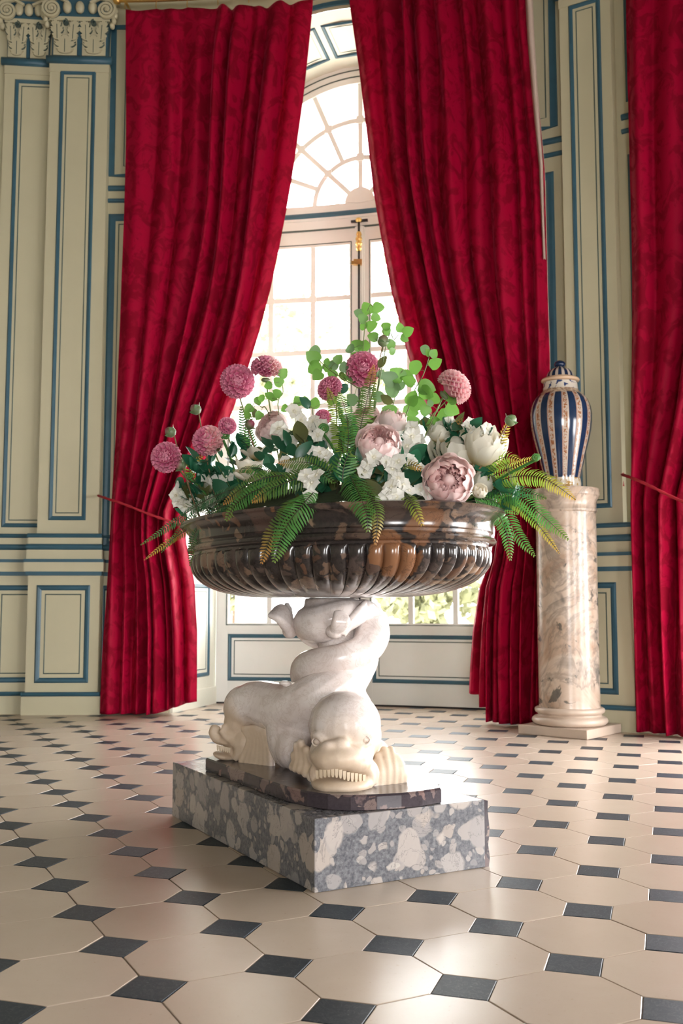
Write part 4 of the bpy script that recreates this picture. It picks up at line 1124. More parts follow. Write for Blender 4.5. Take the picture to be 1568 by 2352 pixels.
# ================================================================== FLUTED BOWL
CB = C0 + U*.0376 - V*.0525
BA, BB = .803, .493                      # half axes at the astragal
bowl = empty('fluted_bowl', (CB.x, CB.y, .895)); bowl.rotation_euler = (0, 0, math.atan2(V.y, V.x))
tag(bowl, 'oval bowl of dark brown breccia marble with fluted sides, filled with flowers', 'bowl')
def eloop(kx, z, n=176, flute=0.0, nf=60, off=0.0):
    """oval ring; off = constant outward offset, kx = scale of the base ellipse"""
    P = []
    for k in range(n):
        t = 2*PI*k/n
        x, y = BA*kx*math.cos(t), BB*kx*math.sin(t)
        nx, ny = math.cos(t)/BA, math.sin(t)/BB; l = math.hypot(nx, ny); nx /= l; ny /= l
        o = off
        if flute:
            q = (t*nf/(2*PI)) % 1.0
            o -= flute*(1 - math.sqrt(max(0, 1 - (2*q - 1)**2)))
        P.append((x + nx*o, y + ny*o, z))
    return P
NB = 60*10
prof = []                                # (scale, z, flute depth): z above the bowl's underside (.895 m)
for k in range(19):
    t = k/18
    ksc = .30 + (.975 - .30)*math.sin(t*PI/2)**0.82
    z = .135*(1 - math.cos(t*PI/2))**1.15
    prof.append((ksc, z, .021*smooth(t*2.2 + .12)))
b = MB(); L = [eloop(.28, 0.0, NB)]
for ksc, z, fd in prof: L.append(eloop(ksc, z, NB, fd))
for dz, fd, o in ((.012, .020, .0), (.020, .015, -.002), (.027, .008, -.006), (.031, .0, -.016)): L.append(eloop(.975, .135 + dz, NB, fd, off=o))
b.loops(L, True, True, False); obj('fluted_body', b, MAT['bowl_marble'], bowl, smooth=True, sharp=55)
b = MB()
L = [eloop(.955, .160), eloop(.958, .172), eloop(.975, .175), eloop(.992, .178), eloop(1.0, .186), eloop(.994, .195), eloop(.978, .198), eloop(.972, .203)]
b.loops(L, True); obj('astragal', b, MAT['bowl_marble'], bowl, smooth=True, sharp=50)
b = MB()
L = [eloop(.972, .201), eloop(.974, .212), eloop(.984, .216), eloop(.983, .222), eloop(.984, .232, off=.0), eloop(.988, .244), eloop(.998, .256, off=.002), eloop(1.012, .266, off=.005), eloop(1.03, .274, off=.008), eloop(1.036, .281, off=.009), eloop(1.033, .289, off=.008), eloop(1.02, .294), eloop(.98, .293), eloop(.94, .285), eloop(.925, .25), eloop(.90, .16)]
b.loops(L, True); obj('rim', b, MAT['bowl_marble'], bowl, smooth=True, sharp=50)
b = MB(); L = [eloop(r, .25 + .155*(1 - r**3.2), 64) for r in (.915, .88, .82, .74, .64, .52, .4, .28, .16, .06)]
b.loops(L, True, False, True)
o = obj('soil', b, MAT['soil_moss'], bowl, smooth=True); tag(o, 'dark mossy filling of the bowl', kind='stuff')

# ================================================================== FLOWERS IN THE BOWL
AX = V; BX = U
def P(px, py, k=0.6):
    """point seen at that spot of the photograph on the oval cylinder k times the bowl's plan (near side); outside it, the nearest approach to the bowl's axis"""
    d = ray(px, py); o = Vector((0, 0, CAMH)) - Vector((CB.x, CB.y, 0))
    ox, oy = o.dot(AX)/BA, o.dot(BX)/BB
    dx, dy = d.dot(AX)/BA, d.dot(BX)/BB
    a = dx*dx + dy*dy; b_ = ox*dx + oy*dy; c = ox*ox + oy*oy - k*k
    disc = b_*b_ - a*c
    t = (-b_ - math.sqrt(disc))/a if (disc > 0 and k > 0) else -b_/a
    return Vector((0, 0, CAMH)) + d*t
SOILZ = 1.20
def root_of(p, f=.45, z=None):
    """where the stem of a flower at p goes into the filling"""
    q = Vector((CB.x, CB.y, 0)) + (Vector((p.x, p.y, 0)) - Vector((CB.x, CB.y, 0)))*f
    q.z = SOILZ if z is None else z
    return q
TOCAM = lambda p: (Vector((0, 0, CAMH)) - p).normalized()
def frame_z(n, up=Vector((0, 0, 1)), roll=0.0):
    """rotation taking +Z to n, local +Y towards up"""
    z = n.normalized(); x = up.cross(z)
    if x.length < 1e-4: x = Vector((1, 0, 0))
    x.normalize(); y = z.cross(x)
    return Matrix((x, y, z)).transposed() @ Matrix.Rotation(roll, 3, 'Z')
def TRS(p, r3, s=1.0):
    m = r3.to_4x4(); sc = s if hasattr(s, '__len__') else (s, s, s)
    return Matrix.Translation(p) @ m @ Matrix.Diagonal((*sc, 1))
def bez(a, b, sag=0.0, n=8, side=Vector((0, 0, 0))):
    return [a.lerp(b, i/n) + Vector((0, 0, sag*4*(i/n)*(1-i/n))) + side*(4*(i/n)*(1-i/n)) for i in range(n+1)]
def stem(parent, pts, r0, r1, mat='stem_green', name='stem'):
    b = MB(); b.tube([Vector(p) - parent.location for p in pts], list(np.linspace(r0, r1, len(pts))), 6)
    return obj(name, b, MAT[mat], parent, smooth=True)

# --- petal and leaf meshes, shared
def petal(name, mat, Lg, Wd, cup, curl, ruffle=0.0, nu=4, nv=5, point=0.0, tipf=None, base=.25, seed=0):
    rn = random.Random(seed); b = MB(); v = []; f = []; a = []; ph = rn.uniform(0, 6)
    y = z = 0.0
    for j in range(nv+1):
        t = j/nv
        if j: th = curl*(t - .5/nv); y += math.cos(th)*Lg/nv; z += math.sin(th)*Lg/nv
        tc = .62
        w = Wd*(math.sqrt(max(0, 1 - ((t-tc)/(1.012-tc))**2)) if t > tc else base + (1-base)*smooth(t/tc))
        if point: w = Wd*(base*(1-t) + math.sin(PI*min(1, .08 + .92*t)**.9)**.8)*.95
        for i in range(nu+1):
            u = 2*i/nu - 1
            v.append((w*u, y - abs(u)**2*.18*Lg*t*t, z + cup*w*u*u + ruffle*math.sin(ph + 4.2*u + 5*t)*t))
            a.append(tipf(u, t) if tipf else t)
    n = nu+1
    for j in range(nv):
        for i in range(nu): q = j*n+i; f.append((q, q+1, q+n+1, q+n))
    b.add(v, f, a); return b.mesh(name, MAT[mat], True)
inner = lambda u, t: max(0, 1 - t*1.7)
dah = [petal('petal', m, 1.0, .46, 1.0, .8, 0, 4, 5, 0, lambda u, t: max(0, 1 - t*1.15), base=.5, seed=i) for i, m in enumerate(('petal_dahlia', 'petal_dahlia_pale'))]
flo = [petal('petal', 'petal_white', 1.0, .56, .30, -.45, .05, 6, 6, 0, lambda u, t: max(0, 1 - 3*t), base=.3, seed=i) for i in range(2)]
lily = petal('petal', 'petal_cream', 1.0, .34, .5, .7, .03, 6, 7, .5, lambda u, t: max(0, 1 - 2.0*t), base=.35, seed=3)
def leafmesh(name, mat, Wd, fold=.35, curl=.3, round_=1.0, heart=0.0):
    b = MB(); v = [(0, 0, 0)]; f = []; N = 8
    for j in range(1, N+1):
        t = j/N; w = Wd*(math.sin(PI*t**round_)**.75 if t < 1 else .0)
        z = -curl*t*t*.5
        v += [(-w, t - heart*(1-t)*.35, z + fold*w), (0, t, z), (w, t - heart*(1-t)*.35, z + fold*w)]
    for j in range(N):
        if j == 0: f += [(0, 2, 1), (0, 3, 2)]
        else:
            q = 1 + 3*(j-1); f += [(q, q+1, q+4, q+3), (q+1, q+2, q+5, q+4)]
    b.add(v, f); return b.mesh(name, MAT[mat], True)
LEAF = {'bright': leafmesh('leaf', 'leaf_bright', .47, .16, .3, .8, .35), 'grey': leafmesh('leaf', 'leaf_grey', .45, .15, .3, .82, .35),
        'olive': leafmesh('leaf', 'leaf_olive', .30, .3, .5, .85), 'dark': leafmesh('leaf', 'leaf_dark', .33, .28, .4, .85)}

# --- dahlias
def dahlia(px, py, rpx, k, face, label, pale=0, f=.45, n=105, cover=1.95, squash=.86):
    c = P(px, py, k); R = rpx*c.y/FPX
    t = empty('dahlia', root_of(c, f)); tag(t, label, 'flower', 'pink pompon dahlias')
    n_ = (TOCAM(c)*face[0] + Vector((1, 0, 0))*face[1] + Vector((0, 0, 1))*face[2]).normalized()
    r3 = frame_z(n_); rel = c - t.location
    stem(t, bez(t.location, c - n_*R*.75, .0, 8, Vector((0, 0, 0)) - n_*.02), .0036, .0030)
    core = MB(); core.ball((0, 0, 0), (R*.62, R*.62, R*.56), 12, 8); o = obj('flower_core', core, MAT['petal_dahlia'], t, smooth=True); o.matrix_local = TRS(rel, r3)
    cal = MB(); cal.ball((0, 0, -R*.72), (R*.30, R*.30, R*.16), 10, 6); o = obj('calyx', cal, MAT['bud_green'], t, smooth=True); o.matrix_local = TRS(rel, r3)
    ga = PI*(3 - 5**.5)
    for i in range(n):
        th = cover*math.sqrt((i+.5)/n)*1.06; ph = i*ga
        th = min(th, 2.25)
        d = Vector((math.sin(th)*math.cos(ph), math.sin(th)*math.sin(ph), math.cos(th)*squash))
        out = Vector((math.cos(ph)*math.cos(th), math.sin(ph)*math.cos(th), -math.sin(th)))
        s = R*(.36 + .16*min(1, th/1.2))
        yax = (d*.9 + out*(.15 + .35*min(1, th))).normalized(); zax = (-out + yax*out.dot(yax)).normalized(); xax = yax.cross(zax)
        m3 = Matrix((xax, yax, zax)).transposed()
        place('petal', dah[1 if (pale == 1 or (pale == 2 and d.x > .1)) else 0], t, TRS(rel, r3) @ TRS(d*R*.56, m3, (s*.92, s*.95, s*.8)))
    return t
dahlia(381, 1050, 37, 0, (.75, -.45, .25), 'dark pink dahlia, leftmost of the flowers, in front of the left curtain', 0, .7)
dahlia(478, 1012, 38, .3, (.8, -.3, .5), 'rosy dahlia beside the coiled fern tip, second from the left', 2, .7)
dahlia(545, 876, 41, .3, (.95, .1, .2), 'deep pink dahlia on a bent stem facing the viewer, upper left', 0, .55)
dahlia(612, 846, 38, -1, (.25, .05, .9), 'pale pink dahlia on a straight stem, seen from the side against the window', 2, .6)
dahlia(757, 892, 31, .1, (.5, -.5, .5), 'pink dahlia half hidden by a fern beside the leafy branch', 0, .6)
dahlia(833, 848, 42, .1, (.7, .0, .3), 'dark pink dahlia behind round green leaves at the centre top', 0, .5, squash=1.1)
dahlia(1043, 888, 44, .2, (.15, .75, .65), 'pale pink dahlia turned to the right in front of the right curtain', 1, .55)
dahlia(522, 978, 22, -1, (.7, .2, .5), 'small pink dahlia half hidden behind the rosy one', 0, .6, n=80)
dahlia(742, 958, 20, -1, (.7, .2, .5), 'small pink dahlia glimpsed low behind the centre ferns', 0, .6, n=80)

# --- buds on long stalks
def bud(px, py, rpx, k, lean, label, open_=0.4, f=.5, mat='stem_brown', via=None):
    c = P(px, py, k); R = rpx*c.y/FPX
    r0 = root_of(c, f); t = empty('flower_bud', r0); tag(t, label, 'flower bud', 'closed buds on long stalks')
    n_ = Vector(lean).normalized(); r3 = frame_z(n_); rel = c - r0
    pts = [r0, via(r0, c) if via else r0.lerp(c, .5), c - n_*R*.7]; stem(t, catmull(pts, 5), .0032, .0026, mat)
    b = MB(); v = []
    b.lathe([(R*.25, -R), (R*.75, -R*.75), (R*.98, -R*.25), (R*.92, R*.25), (R*.62, R*.75), (R*.15, R*1.02)], 12)
    b.a = [min(1, max(0, (p[2]/R - .1)*open_*1.6)) for p in b.v]
    o = obj('bud_head', b, MAT['bud_green'], t, smooth=True); o.matrix_local = TRS(rel, r3)
    for i in range(5):
        a = 2*PI*i/5; m = Matrix.Rotation(a, 4, 'Z') @ Matrix.Translation((0, R*.28, -R*.95)) @ Matrix.Rotation(.95, 4, 'X') @ Matrix.Diagonal((R*1.25, R*1.7, R*1.25, 1))
        place('sepal', LEAF['grey'], t, TRS(rel, r3) @ m)
bud(449, 940, 13, .0, (-.7, 0, .6), 'green and pink bud on a long stalk above the rosy dahlia', .8, .8)
bud(391, 992, 13, .0, (-.8, 0, .5), 'green and pink bud on a stalk above the leftmost dahlia', .8, .8)
bud(414, 1068, 14, .2, (-.7, -.4, .2), 'pinkish bud touching the lower right of the leftmost dahlia', 1.0, .85)
bud(880, 783, 14, .0, (.1, -.3, .9), 'dark grey green bud standing against the bright window', .3, .3)
bud(1173, 965, 14, .2, (.6, 0, .7), 'plain green bud on a stalk in front of the right curtain', .0, .7)
bud(574, 975, 12, .2, (.6, -.4, .4), 'dark red bud beside the blush peony on the left', 1.3, .7)

# --- peonies
def spherical(name, mat, a0, a1, width, rough, seed, tipf, nu=7, nv=8):
    """petal lying on a unit sphere, from polar angle a0 (measured from the stalk) to a1"""
    rn = random.Random(seed); b = MB(); v = []; f = []; a = []; p1, p2 = rn.uniform(0, 6), rn.uniform(0, 6)
    for j in range(nv+1):
        t = j/nv
        for i in range(nu+1):
            u = 2*i/nu - 1
            al = a0 + (a1 - a0)*(t - .12*u*u*t*t + .03*math.sin(p1 + 5*u)*t)
            w = width*(.45 + .55*math.sin(PI*min(1, .12 + t*.62)))
            if t > .8: w *= 1 - .35*((t-.8)/.2)**2
            ph = w*u/ max(.35, math.sin(al))*.75
            r = 1 + rough*math.sin(p2 + 6*u + 4*t)*t + .04*t*t + .05*(abs(u)**2)*t
            v.append((r*math.sin(al)*math.sin(ph), -r*math.sin(al)*math.cos(ph), -r*math.cos(al))); a.append(tipf(u, t))
    n = nu+1
    for j in range(nv):
        for i in range(nu): q = j*n+i; f.append((q, q+1, q+n+1, q+n))
    b.add(v, f, a); return b.mesh(name, MAT[mat], True)
zero = lambda u, t: 0.0
G1 = [spherical('petal', 'petal_blush', .25, 2.15, 1.0, .03, i, lambda u, t: .12*t) for i in range(3)]
G2 = [spherical('petal', 'petal_blush', .35, 2.45, .85, .05, 10+i, lambda u, t: .35*t) for i in range(3)]
G3 = [spherical('petal', 'petal_pink', .5, 2.5, .55, .12, 20+i, lambda u, t: .6*(1-t)) for i in range(4)]
C1 = [spherical('petal', 'petal_cream', .2, 2.05, 1.05, .03, 30+i, lambda u, t: max(0, .9 - t*1.3)) for i in range(3)]
C2 = [spherical('petal', 'petal_cream', .3, 2.5, .85, .04, 40+i, lambda u, t: max(0, .5 - t)) for i in range(3)]
def peony(px, py, rpx, k, face, label, cream=0, name='peony', f=.8, stretch=1.0, seed=0, open_=1.0):
    rn = random.Random(seed*7 + 1); c = P(px, py, k); R = rpx*c.y/FPX*.93
    r0 = root_of(c, f, min(SOILZ, c.z - R)); t = empty(name, r0)
    tag(t, label, 'flower', 'cream tulip-shaped flowers' if cream else 'blush pink peonies')
    n_ = (TOCAM(c)*face[0] + Vector((1, 0, 0))*face[1] + Vector((0, 0, 1))*face[2]).normalized(); r3 = frame_z(n_); rel = c - r0
    stem(t, bez(r0, c - n_*R*.8), .005, .004)
    M0 = TRS(rel, r3, (R, R, R*stretch))
    def ring(ms, n, rad, tilt, off):
        for i in range(n):
            a = 2*PI*(i + off)/n + rn.uniform(-.12, .12); s = rad*rn.uniform(.95, 1.05)
            place('petal', rn.choice(ms), t, M0 @ Matrix.Rotation(a, 4, 'Z') @ Matrix.Rotation(tilt*rn.uniform(.6, 1.3), 4, 'X') @ Matrix.Scale(s, 4))
    core = MB(); core.ball((0, 0, -R*.12), (R*.30, R*.30, R*.62), 12, 8); o = obj('flower_heart', core, MAT['petal_cream' if cream else 'petal_pink'], t, smooth=True); o.matrix_local = TRS(rel, r3)
    if cream:
        ring(C1, 4, 1.0, .10*open_, 0); ring(C1, 4, .93, .02, .5); ring(C2, 3, .80, 0, .2); ring(C2, 3, .62, 0, .7)
    else:
        ring(G1, 5, 1.0, .12*open_, 0); ring(G1, 5, .95, .03, .5); ring(G2, 5, .86, 0, .2); ring(G2, 5, .76, .0, .6)
        for q, rr in enumerate((.66, .56, .46, .36, .26)): ring(G3, 6 - (q > 2), rr, 0, q*.37)
    return t
peony(870, 1022, 54, .72, (.75, .05, .55), 'large blush pink peony at the centre with a pink heart', seed=1)
peony(1030, 1104, 62, .97, (.9, .05, .12), 'pale pink peony leaning over the front rim of the bowl', seed=2)
peony(624, 982, 40, .25, (.55, -.55, .5), 'blush peony at upper left among white blossoms', seed=3)
peony(838, 966, 40, .1, (.5, -.3, .7), 'pale peony half hidden behind the central fern', seed=4)
peony(905, 965, 36, .0, (.4, .3, .8), 'pale peony behind the large central peony, to its upper right', seed=5)
peony(1052, 1026, 68, .66, (.6, -.3, .6), 'big creamy white flower right of centre with a yellow base', 1, 'cream_tulip', seed=6, stretch=1.05)
peony(1115, 1020, 52, .3, (.45, .25, .85), 'creamy white cup flower behind the big one, nearer the right curtain', 1, 'cream_tulip', seed=7, stretch=1.2)
peony(1112, 1105, 32, .85, (.5, .25, .8), 'small cream flower above the yellowish bud at lower right', 1, 'cream_tulip', seed=8, stretch=1.1)
peony(1102, 1127, 19, .98, (.8, .1, .5), 'round yellowish closed bud at the right of the leaning peony', 1, 'cream_tulip', seed=9)
peony(1010, 990, 30, .1, (.4, -.2, .9), 'cream flower at the upper back beside the round leaves', 1, 'cream_tulip', seed=11)
# open yellow-throated lilies on the left
def lily_flower(px, py, rpx, k, face, label, n=6):
    c = P(px, py, k); R = rpx*c.y/FPX; r0 = root_of(c, .8, min(SOILZ, c.z - .05)); t = empty('cream_lily', r0); tag(t, label, 'flower', 'open cream lilies')
    n_ = (TOCAM(c)*face[0] + Vector((1, 0, 0))*face[1] + Vector((0, 0, 1))*face[2]).normalized(); r3 = frame_z(n_); rel = c - r0
    stem(t, bez(r0, c - n_*R*.3), .004, .003)
    for i in range(n):
        a = 2*PI*i/n; place('petal', lily, t, TRS(rel, r3) @ Matrix.Rotation(a, 4, 'Z') @ Matrix.Translation((0, R*.05, -R*.35)) @ Matrix.Rotation(.35 + .25*(i % 2), 4, 'X') @ Matrix.Scale(R*1.25, 4))
    b = MB()
    for i in range(6): a = i*1.05; b.tube([(0, 0, -R*.3), (R*.12*math.cos(a), R*.12*math.sin(a), R*.2)], .0015, 5)
    o = obj('stamens', b, MAT['brass'], t); o.matrix_local = TRS(rel, r3)
lily_flower(572, 1090, 50, .75, (.6, .1, .75), 'open cream lily with a yellow throat, left of centre above the ferns')
lily_flower(590, 1045, 40, .4, (.2, -.1, .95), 'upright cream lily with pointed petals behind the yellow-throated one')

# --- white blossom sprays: sprigs of five-petalled florets
def sprig(points, label, k=.8, r=21, f=.7):
    cs = [P(x, y, kk) for x, y, kk in [(p[0], p[1], p[2] if len(p) > 2 else k) for p in points]]
    m = sum(cs, Vector())/len(cs); r0 = root_of(m, f, min(SOILZ, m.z - .04)); t = empty('blossom_sprig', r0); tag(t, label, 'flower', 'white blossom sprigs')
    rn = random.Random(int(points[0][0]*7 + points[0][1]))
    for c in cs:
        R = r*rn.uniform(.85, 1.15)*c.y/FPX
        n_ = (TOCAM(c)*.8 + Vector((rn.uniform(-.6, .6), 0, rn.uniform(-.1, .7)))).normalized(); r3 = frame_z(n_, roll=rn.uniform(0, 6))
        ctr = MB(); ctr.ball((0, 0, R*.05), (R*.17, R*.17, R*.14), 8, 6)
        fl = obj('floret', ctr, MAT['petal_cream'], t, smooth=True); fl.matrix_local = TRS(c - r0, r3)
        for i in range(5):
            place('petal', flo[i % 2], fl, Matrix.Rotation(2*PI*i/5, 4, 'Z') @ Matrix.Rotation(.30 + rn.uniform(-.12, .12), 4, 'X') @ Matrix.Scale(R*1.02, 4))
        stem(t, bez(r0, c - n_*R*.1), .0018, .0013)
sprig([(715, 1108), (712, 1138), (727, 1092), (703, 1094)], 'white blossom sprig hanging over the rim left of centre', .98)
sprig([(890, 1140), (873, 1156), (908, 1140), (898, 1120)], 'white blossom sprig hanging over the rim below the central peony', 1.0)
sprig([(925, 1113), (938, 1126), (915, 1098)], 'white blossoms just left of the leaning peony', .96)
sprig([(846, 1066), (858, 1050), (838, 1082)], 'white blossom at the lower left of the central peony', .86, 24)
sprig([(900, 1076), (908, 1092), (888, 1062), (915, 1060)], 'white blossoms under the central peony', .88)
sprig([(945, 1003), (934, 1026), (962, 1012), (948, 985)], 'white blossoms right of the central peony', .6, 22)
sprig([(948, 1068), (960, 1080), (936, 1058)], 'white blossoms behind the small dark fern frond right of centre', .75)
sprig([(964, 1124), (980, 1134)], 'white blossoms low between the sprig and the leaning peony', .93, 18)
sprig([(690, 965), (720, 968), (706, 990), (735, 980), (675, 945)], 'white blossoms behind the dark leaves left of the upright ferns', .3, 22)
sprig([(655, 1000), (640, 985), (668, 1015), (648, 1020)], 'white blossoms in front of the upper left peony', .45, 22)
sprig([(748, 1050), (762, 1062), (735, 1040), (750, 1078)], 'white blossom right of the dark leaves near the upright ferns', .7, 20)
sprig([(672, 1075), (690, 1065), (655, 1062), (700, 1085)], 'white blossoms tangled in the arching fern left of centre', .72, 20)
sprig([(495, 1105), (512, 1118), (480, 1098), (520, 1095)], 'white blossoms on the left beside the yellow-throated lily', .7, 21)
sprig([(412, 1150), (424, 1162), (404, 1138), (432, 1145), (415, 1122)], 'white blossoms at the far left end of the bowl', .5, 20)
sprig([(465, 1158), (482, 1152), (448, 1160)], 'white blossoms low on the left above the drooping ferns', .85, 20)
sprig([(760, 990), (765, 1015), (752, 1000)], 'white blossoms behind the two fiddleheads', .45, 19)
sprig([(1095, 990), (1080, 978), (1108, 1000), (1118, 985)], 'ruffled white blossoms above the cream flowers on the right', .2, 21)
sprig([(1010, 980), (1022, 995), (998, 995), (1030, 975)], 'white blossoms behind the purple-tipped fern', .35, 20)
sprig([(790, 985), (800, 965), (925, 985)], 'white blossoms low among the upright ferns', .3, 19)
sprig([(730, 1000), (700, 1035), (722, 1040)], 'white blossoms between the broad dark leaves', .55, 18)

# --- leafy branches with round leaves
def branch(pts, leaves, label, k=.2, kind='bright', f=.5, r=.0022, jitter=.55):
    W3 = [P(x, y, kk) for x, y, kk in [(p[0], p[1], p[2] if len(p) > 2 else k) for p in pts]]
    r0 = root_of(W3[0], f, min(SOILZ, W3[0].z - .03)); t = empty('leafy_branch', r0); tag(t, label, 'branch', 'branches with round green leaves')
    C_ = catmull([r0] + W3, 6); stem(t, C_, r*1.3, r*.6)
    rn = random.Random(int(leaves[0][0]*13 + leaves[0][1]))
    for L in leaves:
        x, y, s = L[:3]; kd = L[3] if len(L) > 3 else kind
        kk = W3[0] if False else None
        # depth of the closest stem point
        pc = [Vector(q) for q in C_]
        best = min(pc, key=lambda q: (lambda w: (784 + FPX*q.x/(q.y*CP + (q.z-CAMH)*SP) - x)**2 + (1176 - FPX*(-q.y*SP + (q.z-CAMH)*CP)/(q.y*CP + (q.z-CAMH)*SP) - y)**2)(0))
        c = aty(x, y, best.y + rn.uniform(-.04, .04)); Lg = s*c.y/FPX*2.15
        dirv = (c - best); dirv.z += .01
        if dirv.length < .004: dirv = Vector((rn.uniform(-1, 1), 0, rn.uniform(.2, 1)))
        dirv.normalize()
        base = c - dirv*Lg*.5
        n_ = (TOCAM(c)*.9 + Vector((rn.uniform(-1, 1), rn.uniform(-.3, .3), rn.uniform(-.3, .9)))*jitter).normalized()
        y_ = (dirv - n_*dirv.dot(n_)).normalized(); x_ = y_.cross(n_); m3 = Matrix((x_, y_, n_)).transposed()
        stem(t, [best, best.lerp(base, .5) + Vector((0, 0, .004)), base], .0012, .0010, name='leaf_stalk')
        place('leaf', LEAF[kd], t, TRS(base - r0, m3, Lg))
c1 = lambda *a: [(300 + x/2.6133, 650 + y/2.6133, s/2.6133, *r) for x, y, s, *r in a]
c2 = lambda *a: [(750 + x/2.6133, 650 + y/2.6133, s/2.6133, *r) for x, y, s, *r in a]
branch([(830, 930), (832, 850), (836, 770), (842, 720), (850, 700)],
    c2((245,145,42), (305,147,34), (295,200,30), (225,215,32), (190,180,30,'grey'), (275,265,36), (245,272,30), (225,372,40), (180,370,36), (135,385,32,'grey'), (185,450,34), (230,487,44), (155,557,40), (110,512,32,'grey'), (150,700,38,'grey')),
    'tall leafy branch rising above everything at the centre, against the window', .15)
branch([(860, 930), (872, 850), (880, 790), (878, 745)], c2((340,260,30), (350,300,27), (278,322,32), (390,365,36), (400,410,24), (340,500,42,'olive'), (330,545,30,'grey')),
    'thin branch with the dark bud at its middle, right of the tallest branch', .05)
branch([(885, 800), (905, 780), (918, 765)], c2((440,265,30), (482,292,34), (470,332,28)), 'little twig of three light leaves in front of the right curtain edge', .1)
branch([(930, 960), (950, 900), (972, 860), (985, 820), (990, 800)], c2((525,500,46), (650,505,40), (605,400,34,'grey'), (640,437,30), (620,420,24), (565,607,52), (500,582,40), (605,657,46), (650,697,38), (550,722,50), (490,712,46)),
    'leafy branch ending in front of the right curtain, left of the pale dahlia', .2)
branch([(890, 970), (905, 920), (915, 870), (925, 850)], c2((370,572,52,'grey'), (420,547,50), (470,545,40), (400,640,52,'grey'), (440,610,36,'grey'), (310,680,36,'grey'), (355,700,46,'olive'), (375,770,44), (500,780,46), (470,830,44)),
    'leafy branch with grey green and bright leaves right of the centre dahlia', .1)
branch([(950, 990), (985, 960), (1020, 925), (1040, 905)], c2((740,665,44), (745,707,46), (740,760,44), (690,780,50), (630,830,48), (590,760,36), (620,720,24,'grey'), (580,855,44,'olive'), (545,840,40)),
    'leafy branch below the pale right dahlia', .3)
branch([(860, 920), (820, 890), (780, 865), (745, 840), (722, 815)], c1((1105,400,38,'grey'), (1110,465,46), (1112,505,46), (1115,560,38), (1170,500,32), (1205,500,34,'grey'), (1245,455,30), (1215,545,32), (1260,572,32), (1290,625,40,'dark'), (1325,702,40,'dark'), (1285,505,34,'grey'), (1180,470,22)),
    'leafy branch leaning left at the centre, against the window', .1)
branch([(640, 950), (650, 900), (642, 860)], c1((920,545,32), (895,602,32), (825,612,26), (890,660,30), (830,672,26), (780,690,24), (850,705,26)), 'leafy twig beside the straight dahlia stem', -1)
branch([(620, 960), (600, 935), (585, 925)], c1((755,710,28), (715,747,30), (775,797,28), (730,762,30,'olive'), (700,790,24)), 'leafy twig left of the upper left peony', -1)
branch([(720, 970), (715, 935), (690, 925)], c1((1005,715,32), (1080,730,44,'dark'), (1060,720,30), (980,745,28), (1110,740,36), (920,745,26), (1160,820,32), (1210,700,36)), 'leafy twig behind the white blossoms left of the upright ferns', .0)

# --- dark foliage filling the gaps
def foliage(cx, cy, k, n, spread, label, kind='dark', size=(.055, .095), seed=0):
    rn = random.Random(seed); c = P(cx, cy, k); r0 = root_of(c, .7, min(SOILZ, c.z - .05)); t = empty('foliage_spray', r0); tag(t, label, 'foliage', 'dark leaf sprays')
    for i in range(n):
        x, y = cx + rn.gauss(0, spread), cy + rn.gauss(0, spread*.55)
        p = P(x, y, k - rn.uniform(0, .25)); p.z = max(p.z, 1.14)
        n_ = (TOCAM(p)*.7 + Vector((rn.uniform(-1, 1), rn.uniform(-.2, .6), rn.uniform(-.2, 1)))*.8).normalized()
        d = (p - r0); d.z += .03; d += Vector((rn.uniform(-.08, .08), 0, rn.uniform(-.06, .06)))
        y_ = (d - n_*d.dot(n_)).normalized(); x_ = y_.cross(n_); L = rn.uniform(*size)
        place('leaf', LEAF[kind if rn.random() < .8 else 'olive'], t, TRS(p - y_*L*.5 - r0, Matrix((x_, y_, n_)).transposed(), L))
    stem(t, [r0, r0.lerp(c, .6), c], .004, .002)
FOL = [(700, 1010, .55, 'behind the white blossoms left of the upright ferns'), (660, 1040, .6, 'below the upper left peony'), (560, 1040, .5, 'behind the open lilies'), (500, 1070, .5, 'under the rosy dahlia'), (450, 1120, .4, 'at the left end of the bowl'),
       (620, 1120, .8, 'left of centre above the rim'), (690, 1120, .9, 'under the hanging blossom sprig left of centre'), (770, 1090, .8, 'at the foot of the upright ferns'), (840, 1105, .9, 'left under the central peony'), (930, 1060, .75, 'right of the central peony'), (960, 1100, .85, 'left of the leaning peony'),
       (1000, 1050, .55, 'behind the leaning peony'), (1080, 1090, .75, 'between the cream flowers and the leaning peony'), (1120, 1140, .8, 'at the right end of the rim'), (900, 1030, .4, 'behind the white blossoms at the centre'), (800, 1010, .4, 'among the upright ferns'), (540, 1130, .8, 'above the drooping ferns on the left'), (1040, 1000, .2, 'behind the cream flowers'), (480, 1140, .6, 'behind the far left blossoms'), (880, 1090, .85, 'under the blossoms at the centre')]
for i, (x, y, k, where) in enumerate(FOL): foliage(x, y, k, 20, 36, 'spray of dark green leaves ' + where, seed=50 + i)

